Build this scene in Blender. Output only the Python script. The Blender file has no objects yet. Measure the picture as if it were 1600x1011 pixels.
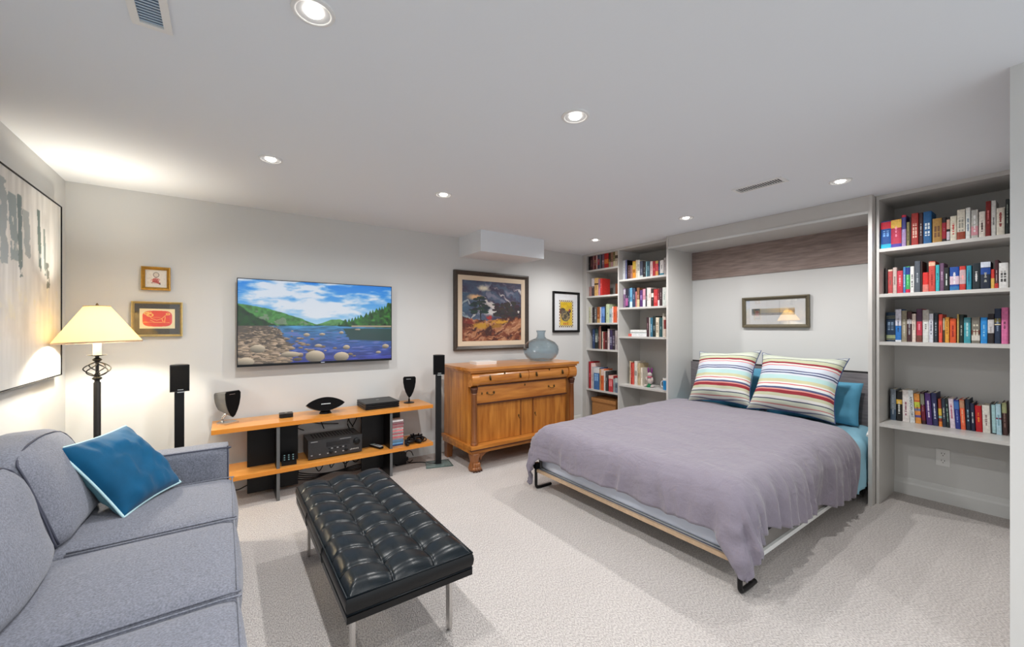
import bpy, bmesh, math, random
import numpy as np
from mathutils import Vector, Matrix, noise as mnoise
random.seed(7); np.random.seed(7)
SC = bpy.context.scene; COL = SC.collection
PI = math.pi

# ---------------------------------------------------------------- camera, world, exposure
CAM = (0.0, 0.0, 1.32)
F_PX = 632.15
cd = bpy.data.cameras.new('camera'); cam = bpy.data.objects.new('camera', cd); COL.objects.link(cam)
cam.location = CAM; cam.rotation_euler = (PI/2, 0, -math.radians(90-54.6))
cd.sensor_fit = 'HORIZONTAL'; cd.sensor_width = 36; cd.lens = 36*F_PX/1600
cd.shift_y = 5.93/1600; cd.clip_start = 0.05
SC.camera = cam
w = bpy.data.worlds.new('world'); SC.world = w; w.use_nodes = True
w.node_tree.nodes['Background'].inputs[0].default_value = (0.84, 0.93, 1.0, 1)
w.node_tree.nodes['Background'].inputs[1].default_value = 1.08
SPOT_W = 42.0; SPOT_COL = (1.0, 0.99, 0.975)
LAMP_W = 42.0; LAMP_COL = (1.0, 0.92, 0.78)
vs = SC.view_settings
SC.display_settings.display_device = 'sRGB'
vs.view_transform = 'Standard'; vs.look = 'None'; vs.gamma = 1; vs.use_curve_mapping = False
vs.exposure = 0.22
SC.cycles.max_bounces = 8; SC.cycles.diffuse_bounces = 5; SC.cycles.glossy_bounces = 4
SC.cycles.transparent_max_bounces = 12
SC.cycles.sample_clamp_indirect = 6.0
SC.cycles.caustics_reflective = False; SC.cycles.caustics_refractive = False

# ---------------------------------------------------------------- materials
def lin(c):
    return tuple(((x/255)/12.92 if x/255 <= .04045 else (((x/255)+.055)/1.055)**2.4) for x in c[:3])
def mat(name, rgb, rough=.6, metal=0., noise=0., nscale=20., bump=0., bscale=200., stretch=(1,1,1),
        coat=0., emit=None, spec=.5, sheen=0., linear=False, ramp=None):
    m = bpy.data.materials.new(name); m.use_nodes = True
    nt = m.node_tree; b = nt.nodes['Principled BSDF']
    c = rgb if linear else lin(rgb)
    b.inputs['Base Color'].default_value = (*c, 1); b.inputs['Roughness'].default_value = rough
    b.inputs['Metallic'].default_value = metal; b.inputs['Specular IOR Level'].default_value = spec
    if coat: b.inputs['Coat Weight'].default_value = coat; b.inputs['Coat Roughness'].default_value = .15
    if sheen: b.inputs['Sheen Weight'].default_value = sheen; b.inputs['Sheen Roughness'].default_value = .5
    if emit: b.inputs['Emission Color'].default_value = (*lin(emit[0]), 1); b.inputs['Emission Strength'].default_value = emit[1]
    tc = nt.nodes.new('ShaderNodeTexCoord'); mp = nt.nodes.new('ShaderNodeMapping')
    nt.links.new(tc.outputs['Object'], mp.inputs[0]); mp.inputs['Scale'].default_value = stretch
    if noise or ramp:
        n = nt.nodes.new('ShaderNodeTexNoise'); n.inputs['Scale'].default_value = nscale; n.inputs['Detail'].default_value = 5
        nt.links.new(mp.outputs[0], n.inputs[0])
        r = nt.nodes.new('ShaderNodeValToRGB'); nt.links.new(n.outputs[0], r.inputs[0])
        if ramp:
            r.color_ramp.elements[0].position = .3; r.color_ramp.elements[1].position = .7
            r.color_ramp.elements[0].color = (*lin(ramp[0]), 1); r.color_ramp.elements[1].color = (*lin(ramp[1]), 1)
        else:
            r.color_ramp.elements[0].position = .3; r.color_ramp.elements[1].position = .7
            r.color_ramp.elements[0].color = (*[x*(1-noise) for x in c], 1)
            r.color_ramp.elements[1].color = (*[min(1, x*(1+noise)) for x in c], 1)
        nt.links.new(r.outputs[0], b.inputs['Base Color'])
    if bump:
        n2 = nt.nodes.new('ShaderNodeTexNoise'); n2.inputs['Scale'].default_value = bscale; n2.inputs['Detail'].default_value = 3
        nt.links.new(mp.outputs[0], n2.inputs[0])
        bp = nt.nodes.new('ShaderNodeBump'); bp.inputs['Strength'].default_value = bump; bp.inputs['Distance'].default_value = .004
        nt.links.new(n2.outputs[0], bp.inputs['Height']); nt.links.new(bp.outputs[0], b.inputs['Normal'])
    return m
def carpet_mat():
    m = mat('carpet', (205, 197, 192), .95, spec=.1)
    nt = m.node_tree; b = nt.nodes['Principled BSDF']
    tc = nt.nodes.new('ShaderNodeTexCoord')
    mp = nt.nodes.new('ShaderNodeMapping'); mp.inputs['Scale'].default_value = (1.3, .6, 1); mp.inputs['Rotation'].default_value = (0, 0, .35)
    nt.links.new(tc.outputs['Object'], mp.inputs[0])
    nz = nt.nodes.new('ShaderNodeTexNoise'); nz.inputs['Scale'].default_value = 170; nz.inputs['Detail'].default_value = 6
    nt.links.new(mp.outputs[0], nz.inputs[0])
    big = nt.nodes.new('ShaderNodeTexNoise'); big.inputs['Scale'].default_value = 1.6; big.inputs['Detail'].default_value = 3
    nt.links.new(tc.outputs['Object'], big.inputs[0])
    r = nt.nodes.new('ShaderNodeValToRGB'); nt.links.new(nz.outputs[0], r.inputs[0])
    r.color_ramp.elements[0].position = .35; r.color_ramp.elements[1].position = .62
    r.color_ramp.elements[0].color = (*lin((160, 154, 151)), 1); r.color_ramp.elements[1].color = (*lin((212, 206, 202)), 1)
    mx = nt.nodes.new('ShaderNodeMixRGB'); mx.blend_type = 'MULTIPLY'; mx.inputs[0].default_value = .35
    r2 = nt.nodes.new('ShaderNodeValToRGB'); nt.links.new(big.outputs[0], r2.inputs[0])
    r2.color_ramp.elements[0].position = .35; r2.color_ramp.elements[1].position = .65
    r2.color_ramp.elements[0].color = (.86, .85, .85, 1); r2.color_ramp.elements[1].color = (1, 1, 1, 1)
    nt.links.new(r.outputs[0], mx.inputs[1]); nt.links.new(r2.outputs[0], mx.inputs[2]); nt.links.new(mx.outputs[0], b.inputs['Base Color'])
    vo = nt.nodes.new('ShaderNodeTexVoronoi'); vo.inputs['Scale'].default_value = 150; nt.links.new(tc.outputs['Object'], vo.inputs[0])
    ad = nt.nodes.new('ShaderNodeMath'); ad.operation = 'ADD'; nt.links.new(vo.outputs[0], ad.inputs[0]); nt.links.new(nz.outputs[0], ad.inputs[1])
    bp = nt.nodes.new('ShaderNodeBump'); bp.inputs['Strength'].default_value = .55; bp.inputs['Distance'].default_value = .006
    nt.links.new(ad.outputs[0], bp.inputs['Height']); nt.links.new(bp.outputs[0], b.inputs['Normal'])
    return m
def fabric_mat(name, rgb, var=.12, scale=260, rough=.95, sheen=.2):
    m = mat(name, rgb, rough, spec=.15, noise=var, nscale=scale, bump=.25, bscale=scale*1.5, sheen=sheen); return m
def crumpled_mat(name, rgb):
    m = mat(name, rgb, .8, spec=.2, noise=.05, nscale=300, sheen=.3); nt = m.node_tree; b = nt.nodes['Principled BSDF']
    tc = nt.nodes.new('ShaderNodeTexCoord'); prev = None
    for sc, st, ds in ((7, (1, .45, 1), .03), (17, (.5, 1, .6), .012), (45, (1, .6, 1), .004)):
        mp = nt.nodes.new('ShaderNodeMapping'); mp.inputs['Scale'].default_value = st; mp.inputs['Rotation'].default_value = (0, 0, .6); nt.links.new(tc.outputs['Object'], mp.inputs[0])
        n = nt.nodes.new('ShaderNodeTexNoise'); n.inputs['Scale'].default_value = sc; n.inputs['Detail'].default_value = 3; n.inputs['Distortion'].default_value = .8
        nt.links.new(mp.outputs[0], n.inputs[0]); bp = nt.nodes.new('ShaderNodeBump'); bp.inputs['Strength'].default_value = .55; bp.inputs['Distance'].default_value = ds
        nt.links.new(n.outputs[0], bp.inputs['Height'])
        if prev: nt.links.new(prev.outputs[0], bp.inputs['Normal'])
        prev = bp
    nt.links.new(prev.outputs[0], b.inputs['Normal']); return m
def wood_mat(name, dark, light, axis, scale=9, rough=.4, coat=.15):
    st = {'x': (.12, 1, 1), 'y': (1, .12, 1), 'z': (1, 1, .12)}[axis]
    return mat(name, light, rough, ramp=(dark, light), nscale=scale, stretch=st, coat=coat)
def obj_color_mat(name, rough=.6):
    """colour taken from the object's own colour"""
    m = bpy.data.materials.new(name); m.use_nodes = True; nt = m.node_tree; b = nt.nodes['Principled BSDF']
    oi = nt.nodes.new('ShaderNodeObjectInfo'); tc = nt.nodes.new('ShaderNodeTexCoord')
    n = nt.nodes.new('ShaderNodeTexNoise'); n.inputs['Scale'].default_value = 60; n.inputs['Detail'].default_value = 4
    nt.links.new(tc.outputs['Object'], n.inputs[0])
    mr = nt.nodes.new('ShaderNodeMapRange'); mr.inputs[1].default_value = .3; mr.inputs[2].default_value = .7
    mr.inputs[3].default_value = .82; mr.inputs[4].default_value = 1.12
    nt.links.new(n.outputs[0], mr.inputs[0])
    mx = nt.nodes.new('ShaderNodeVectorMath'); mx.operation = 'SCALE'
    nt.links.new(oi.outputs['Color'], mx.inputs[0]); nt.links.new(mr.outputs[0], mx.inputs['Scale'])
    nt.links.new(mx.outputs[0], b.inputs['Base Color']); b.inputs['Roughness'].default_value = rough
    return m
def paint_mat(name, emit=0., rough=.6):
    """flat print: colours stored on the printed sheet"""
    m = bpy.data.materials.new(name); m.use_nodes = True; nt = m.node_tree; b = nt.nodes['Principled BSDF']
    a = nt.nodes.new('ShaderNodeAttribute'); a.attribute_name = 'print'
    b.inputs['Roughness'].default_value = rough
    if emit:
        b.inputs['Base Color'].default_value = (.01, .01, .01, 1); b.inputs['Roughness'].default_value = .25
        nt.links.new(a.outputs['Color'], b.inputs['Emission Color']); b.inputs['Emission Strength'].default_value = emit
    else: nt.links.new(a.outputs['Color'], b.inputs['Base Color'])
    return m
def glass_pane_mat(name, tint=(1, 1, 1), ior=1.45, rough=.0):
    m = bpy.data.materials.new(name); m.use_nodes = True; nt = m.node_tree
    nt.nodes.remove(nt.nodes['Principled BSDF']); out = nt.nodes['Material Output']
    t = nt.nodes.new('ShaderNodeBsdfTransparent'); t.inputs[0].default_value = (*tint, 1)
    g = nt.nodes.new('ShaderNodeBsdfGlossy'); g.inputs['Roughness'].default_value = rough
    lw = nt.nodes.new('ShaderNodeLayerWeight'); lw.inputs[0].default_value = .5
    pw = nt.nodes.new('ShaderNodeMath'); pw.operation = 'POWER'; pw.inputs[1].default_value = 4.2; nt.links.new(lw.outputs['Facing'], pw.inputs[0])
    r0 = ((ior-1)/(ior+1))**2
    f = nt.nodes.new('ShaderNodeMapRange'); f.inputs[3].default_value = r0; f.inputs[4].default_value = .9; nt.links.new(pw.outputs[0], f.inputs[0])
    mx = nt.nodes.new('ShaderNodeMixShader')
    nt.links.new(f.outputs[0], mx.inputs[0]); nt.links.new(t.outputs[0], mx.inputs[1]); nt.links.new(g.outputs[0], mx.inputs[2])
    nt.links.new(mx.outputs[0], out.inputs[0]); return m

M = {}
M['wall'] = mat('wall paint', (208, 208, 206), .85, bump=.05, bscale=90, spec=.2)
M['ceiling'] = mat('ceiling paint', (228, 232, 236), .9, bump=.05, bscale=70, spec=.1)
M['trim'] = mat('white trim', (214, 215, 213), .45)
M['carpet'] = carpet_mat()
M['cab'] = mat('pale grey laminate', (200, 198, 194), .35)
M['cabback'] = mat('grey laminate back', (192, 190, 186), .5)
M['greywood'] = wood_mat('grey brown woodgrain', (124, 108, 102), (156, 138, 130), 'y', 60, .5, 0)
M['headwood'] = wood_mat('grey woodgrain', (108, 103, 106), (136, 130, 132), 'y', 60, .5, 0)
M['white'] = mat('white plastic', (228, 228, 226), .35)
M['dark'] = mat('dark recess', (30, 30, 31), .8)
M['black'] = mat('satin black', (12, 12, 14), .35, spec=.3)
M['blackmat'] = mat('matt black cloth grille', (8, 8, 10), .85, noise=.3, nscale=400, spec=.15)
M['blackpanel'] = mat('black lacquered board', (12, 12, 13), .4, spec=.25)
M['edgegrey'] = mat('grey board edge', (92, 92, 92), .5)
M['silver'] = mat('silver metal', (190, 188, 184), .28, metal=1)
M['chrome'] = mat('brushed steel', (205, 203, 200), .25, metal=1)
M['iron'] = mat('dark iron', (36, 35, 36), .5, metal=.6)
M['orange'] = wood_mat('honey veneer', (214, 140, 60), (228, 160, 78), 'x', 14, .3, .3)
M['orangeedge'] = wood_mat('honey veneer edge', (206, 126, 36), (222, 146, 52), 'x', 14, .35, .2)
M['sofa'] = fabric_mat('blue grey tweed', (117, 120, 131), .3, 170)
M['sofapipe'] = mat('dark piping', (66, 68, 82), .8)
M['velvet'] = mat('blue velvet', (0, 78, 116), .75, sheen=.12, spec=.2, noise=.18, nscale=7, bump=.15, bscale=40)
M['velvetback'] = mat('pale teal cloth', (96, 142, 150), .8)
M['palepipe'] = mat('pale aqua cord', (178, 212, 218), .7)
M['leather'] = mat('black leather', (10, 20, 26), .3, noise=.2, nscale=50, bump=.08, bscale=160, spec=.32)
M['leatherside'] = mat('black leather side', (9, 10, 12), .4, bump=.1, bscale=160, spec=.35)
M['duvet'] = crumpled_mat('mauve grey cotton', (130, 123, 135))
M['sheetblue'] = mat('aqua cotton', (150, 200, 220), .85, bump=.15, bscale=90)
M['bluepillow'] = mat('teal cotton', (84, 150, 180), .85, bump=.2, bscale=60)
M['mattress'] = mat('white mattress ticking', (208, 216, 232), .8, bump=.1, bscale=120)
M['tan'] = mat('raw board edge', (196, 168, 138), .6, noise=.08, nscale=50)
M['oak'] = wood_mat('golden oak', (158, 92, 34), (202, 134, 58), 'z', 26, .35, .35)
M['oakx'] = wood_mat('golden oak lengthwise', (166, 98, 36), (208, 138, 60), 'x', 26, .3, .4)
M['oakdark'] = wood_mat('dark oak', (100, 56, 24), (152, 92, 44), 'z', 22, .4, .3)
M['oakline'] = mat('dark oak bead', (72, 36, 16), .5)
M['brass'] = mat('aged brass', (96, 76, 46), .4, metal=.8)
M['gold'] = mat('gold leaf frame', (176, 132, 52), .4, metal=.55, noise=.2, nscale=60)
M['palegold'] = mat('pale gold frame', (206, 182, 122), .35, metal=.5, noise=.1, nscale=60)
M['bronze'] = mat('bronze frame', (96, 88, 70), .45, metal=.3, noise=.15, nscale=80)
M['brownframe'] = mat('dark brown frame', (62, 52, 44), .45, noise=.2, nscale=60)
M['linen'] = mat('linen liner', (214, 196, 172), .85, bump=.1, bscale=300)
M['matboard'] = mat('white mat board', (226, 228, 230), .8)
M['darkmat'] = mat('dark olive mat board', (66, 58, 44), .7)
M['print'] = paint_mat('printed sheet'); M['screen'] = paint_mat('lit screen', .66)
M['glass'] = glass_pane_mat('picture glass', ior=1.5); M['glassbright'] = glass_pane_mat('shiny picture glass', ior=2.2); M['glasshelf'] = glass_pane_mat('clear tinted glass', (.78, .88, .88), 1.5)
M['vase'] = glass_pane_mat('blue grey glass', (.80, .85, .88), 1.5, .02)
M['screenglass'] = glass_pane_mat('screen glass', (1, 1, 1), 1.15, .05)
M['book'] = obj_color_mat('book cloth'); M['ink'] = obj_color_mat('spine lettering', .5)
M['paper'] = mat('book pages', (226, 218, 200), .9, noise=.08, nscale=300, stretch=(1, 1, 1))
M['wicker'] = mat('tan cardboard', (176, 122, 68), .8, noise=.15, nscale=40, stretch=(1, 1, 6))
M['bulb'] = mat('lit bulb', (255, 250, 240), .5, emit=((255, 250, 240), 14))
M['socketwhite'] = mat('plain white candle sleeve', (240, 236, 226), .6)  # plain off-white, no glow of its own
def shade_mat():
    m = bpy.data.materials.new('cream lampshade'); m.use_nodes = True; nt = m.node_tree
    b = nt.nodes['Principled BSDF']; out = nt.nodes['Material Output']
    b.inputs['Base Color'].default_value = (*lin((242, 230, 196)), 1); b.inputs['Roughness'].default_value = .9
    t = nt.nodes.new('ShaderNodeBsdfTranslucent'); t.inputs[0].default_value = (*lin((252, 233, 186)), 1)
    mx = nt.nodes.new('ShaderNodeMixShader'); mx.inputs[0].default_value = .5
    nt.links.new(b.outputs[0], mx.inputs[1]); nt.links.new(t.outputs[0], mx.inputs[2]); nt.links.new(mx.outputs[0], out.inputs[0])
    return m
M['shade'] = shade_mat()

# ---------------------------------------------------------------- object helpers
def wloc(o):
    v = Vector((0, 0, 0))
    while o: v += o.location; o = o.parent
    return v
def thing(name, label, cat, loc=(0, 0, 0), group=None, rot=None):
    o = bpy.data.objects.new(name, None); COL.objects.link(o); o.location = loc; o.empty_display_size = .05
    if rot: o.rotation_euler = rot
    o['label'] = label; o['category'] = cat
    if group: o['group'] = group
    return o
def tag(o, label, cat, group=None):
    o['label'] = label; o['category'] = cat
    if group: o['group'] = group
    return o
def obj(name, bm, m, parent=None, smooth=False, local=False, label=None, color=None, bevel=0, kind=None, pivot=None):
    """link the bmesh as one mesh object; coordinates are world ones unless local"""
    me = bpy.data.meshes.new(name)
    if isinstance(bm, bmesh.types.BMesh):
        if bevel:
            es = [e for e in bm.edges if e.is_manifold and e.calc_face_angle(0) > .6]
            bmesh.ops.bevel(bm, geom=es, offset=bevel, segments=2, affect='EDGES', clamp_overlap=True)
        bmesh.ops.recalc_face_normals(bm, faces=bm.faces)
        bm.to_mesh(me); bm.free()
    else: me.from_pydata(*bm)
    o = bpy.data.objects.new(name, me); COL.objects.link(o)
    if parent:
        o.parent = parent
        if not local: me.transform(Matrix.Translation(-wloc(parent)))
    elif pivot is not None:
        me.transform(Matrix.Translation(-Vector(pivot))); o.location = pivot
    if m: me.materials.append(m)
    if smooth:
        me.polygons.foreach_set('use_smooth', [True]*len(me.polygons))
        if smooth != 'all' and hasattr(me, 'set_sharp_from_angle'): me.set_sharp_from_angle(angle=.8)
    if label: o['label'] = label
    if color is not None: o.color = (*lin(color), 1)
    if kind: o['kind'] = kind
    me.update(); return o
def struct(name, bm, m, parent=None, **k): return obj(name, bm, m, parent, kind='structure', **k)
def box(x0, x1, y0, y1, z0, z1, bm=None):
    bm = bm or bmesh.new()
    v = [bm.verts.new((x, y, z)) for x in (x0, x1) for y in (y0, y1) for z in (z0, z1)]
    for f in ((0, 1, 3, 2), (4, 6, 7, 5), (0, 4, 5, 1), (2, 3, 7, 6), (0, 2, 6, 4), (1, 5, 7, 3)): bm.faces.new([v[i] for i in f])
    return bm
def lathe(cx, cy, prof, n=24, bm=None, cap=True, ax='z'):
    bm = bm or bmesh.new(); rings = []
    for r, z in prof:
        rings.append([bm.verts.new((cx+r*math.cos(2*PI*i/n), cy+r*math.sin(2*PI*i/n), z)) for i in range(n)])
    for a, b in zip(rings, rings[1:]):
        for i in range(n): bm.faces.new((a[i], a[(i+1) % n], b[(i+1) % n], b[i]))
    if cap:
        if prof[0][0] > 1e-6: bm.faces.new(rings[0][::-1])
        if prof[-1][0] > 1e-6: bm.faces.new(rings[-1])
    return bm
def smooth_path(pts, k=6):
    P = [Vector(p) for p in pts]; out = []
    for i in range(len(P)-1):
        p0 = P[max(i-1, 0)]; p1 = P[i]; p2 = P[i+1]; p3 = P[min(i+2, len(P)-1)]
        for j in range(k):
            t = j/k
            out.append(.5*((2*p1)+(p2-p0)*t+(2*p0-5*p1+4*p2-p3)*t*t+(3*p1-p0-3*p2+p3)*t**3))
    out.append(P[-1]); return out
def tube(pts, r, n=8, bm=None, k=6, smooth=True, closed=False):
    bm = bm or bmesh.new(); P = smooth_path(pts, k) if smooth else [Vector(p) for p in pts]
    rings = []; N = len(P); up = Vector((0, 0, 1))
    for i, p in enumerate(P):
        d = (P[(i+1) % N if closed else min(i+1, N-1)]-P[(i-1) % N if closed else max(i-1, 0)]).normalized()
        a = d.cross(up)
        if a.length < .05: a = d.cross(Vector((1, 0, 0)))
        a.normalize(); b = a.cross(d).normalized()
        rr = r(i/(N-1)) if callable(r) else r
        rings.append([bm.verts.new(p+a*rr*math.cos(2*PI*j/n)+b*rr*math.sin(2*PI*j/n)) for j in range(n)])
    L = list(zip(rings, rings[1:]))
    if closed: L.append((rings[-1], rings[0]))
    for a, b in L:
        for j in range(n): bm.faces.new((a[j], a[(j+1) % n], b[(j+1) % n], b[j]))
    if not closed: bm.faces.new(rings[0][::-1]); bm.faces.new(rings[-1])
    return bm
def prism(poly, h0, h1, axis='z', bm=None):
    """polygon extruded along an axis; poly coordinates are the two other axes in order"""
    bm = bm or bmesh.new()
    def P(a, b, h): return {'z': (a, b, h), 'y': (a, h, b), 'x': (h, a, b)}[axis]
    A = [bm.verts.new(P(a, b, h0)) for a, b in poly]; B = [bm.verts.new(P(a, b, h1)) for a, b in poly]
    n = len(poly)
    for i in range(n): bm.faces.new((A[i], A[(i+1) % n], B[(i+1) % n], B[i]))
    bm.faces.new(A[::-1]); bm.faces.new(B); return bm
def ellipsoid(c, r, bm=None, nu=12, nv=8):
    bm = bm or bmesh.new()
    mt = Matrix.Translation(c) @ Matrix.Diagonal((*r, 1)); bmesh.ops.create_uvsphere(bm, u_segments=nu, v_segments=nv, radius=1, matrix=mt); return bm
def grid_mesh(P):
    """P: array (n, m, 3) -> (verts, [], faces)"""
    n, m = P.shape[:2]
    idx = np.arange(n*m).reshape(n, m)
    f = np.stack([idx[:-1, :-1], idx[1:, :-1], idx[1:, 1:], idx[:-1, 1:]], -1).reshape(-1, 4)
    return (P.reshape(-1, 3).tolist(), [], f.tolist())
def frame_bm(o, u, v, wd, ht, fw, depth, nrm):
    """a picture frame: rectangle from corner o along u (wd) and v (ht), bars fw wide, standing depth out along nrm"""
    bm = bmesh.new(); o, u, v, nrm = Vector(o), Vector(u), Vector(v), Vector(nrm)
    prof = [(0, 0), (0, depth), (fw*.35, depth*1.05), (fw*.8, depth*.7), (fw, depth*.55), (fw, 0)]
    cs = [((0, 0), (1, 1)), ((wd, 0), (-1, 1)), ((wd, ht), (-1, -1)), ((0, ht), (1, -1))]
    R = []
    for (cx, cy), (sx, sy) in cs:
        R.append([bm.verts.new(o+u*(cx+sx*a)+v*(cy+sy*a)+nrm*d) for a, d in prof])
    for i in range(4):
        a, b = R[i], R[(i+1) % 4]
        for j in range(len(prof)): bm.faces.new((a[j], a[(j+1) % len(prof)], b[(j+1) % len(prof)], b[j]))
    return bm
def quad_slab(o, u, v, wd, ht, nrm, d0, d1):
    bm = bmesh.new(); o, u, v, nrm = Vector(o), Vector(u), Vector(v), Vector(nrm)
    P = [bm.verts.new(o+u*a+v*b+nrm*d) for d in (d0, d1) for a, b in ((0, 0), (wd, 0), (wd, ht), (0, ht))]
    for f in ((3, 2, 1, 0), (4, 5, 6, 7), (0, 1, 5, 4), (1, 2, 6, 5), (2, 3, 7, 6), (3, 0, 4, 7)): bm.faces.new([P[i] for i in f])
    return bm
# ---- flat prints
def vnoise(w, h, sx, sy, seed):
    r = np.random.RandomState(seed); g = r.rand(int(sy)+3, int(sx)+3)
    x = np.linspace(0, sx, w); y = np.linspace(0, sy, h); xi = x.astype(int); yi = y.astype(int)
    fx = x-xi; fy = y-yi; fx = fx*fx*(3-2*fx); fy = fy*fy*(3-2*fy)
    a = g[np.ix_(yi, xi)]; b = g[np.ix_(yi, xi+1)]; c = g[np.ix_(yi+1, xi)]; d = g[np.ix_(yi+1, xi+1)]
    return (a*(1-fx)+b*fx)*(1-fy)[:, None]+(c*(1-fx)+d*fx)*fy[:, None]
def fbm(w, h, sx, sy, seed, o=4):
    s = 0; a = .5; t = 0
    for i in range(o): s = s+a*vnoise(w, h, sx*2**i, sy*2**i, seed+i); t += a; a *= .5
    return s/t
class Canvas:
    def __init__(s, w, h, col):
        s.w, s.h = w, h; s.a = np.ones((h, w, 3))*np.array(col, float)
        s.U, s.V = np.meshgrid(np.linspace(0, 1, w), np.linspace(0, 1, h))
    def put(s, mask, col):
        mk = np.clip(mask.astype(float), 0, 1)[..., None]; s.a = s.a*(1-mk)+np.array(col, float)*mk
    def rect(s, x0, x1, y0, y1, c): s.put((s.U >= x0) & (s.U <= x1) & (s.V >= y0) & (s.V <= y1), c)
    def ell(s, cx, cy, rx, ry, c): s.put(((s.U-cx)/rx)**2+((s.V-cy)/ry)**2 < 1, c)
    def line(s, x0, y0, x1, y1, wd, c):
        dx, dy = x1-x0, y1-y0; L = dx*dx+dy*dy+1e-9
        t = np.clip(((s.U-x0)*dx+(s.V-y0)*dy)/L, 0, 1)
        s.put((s.U-x0-t*dx)**2+(s.V-y0-t*dy)**2 < wd*wd, c)
    def rock(s, cx, cy, rx, ry, c, rnd):
        q = ((s.U-cx)/rx)**2+((s.V-cy)/ry)**2; m = q < 1
        sh = np.clip(.8+.35*(s.V-cy)/ry+.12*(s.U-cx)/rx, .35, 1.15)
        s.a[m] = (np.array(c)*sh[..., None])[m]
def print_sheet(name, cv, o, u, v, wd, ht, parent, m, label=None):
    n, k = cv.h, cv.w; o, u, v = np.array(o), np.array(u), np.array(v)
    P = o+cv.U[..., None]*wd*u+cv.V[..., None]*ht*v
    ob = obj(name, grid_mesh(P), m, parent, label=label)
    c = np.clip(cv.a/255, 0, 1); c = np.where(c <= .04045, c/12.92, ((c+.055)/1.055)**2.4)
    at = ob.data.color_attributes.new('print', 'FLOAT_COLOR', 'POINT')
    at.data.foreach_set('color', np.concatenate([c, np.ones((n, k, 1))], -1).astype(np.float32).ravel())
    return ob
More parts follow.
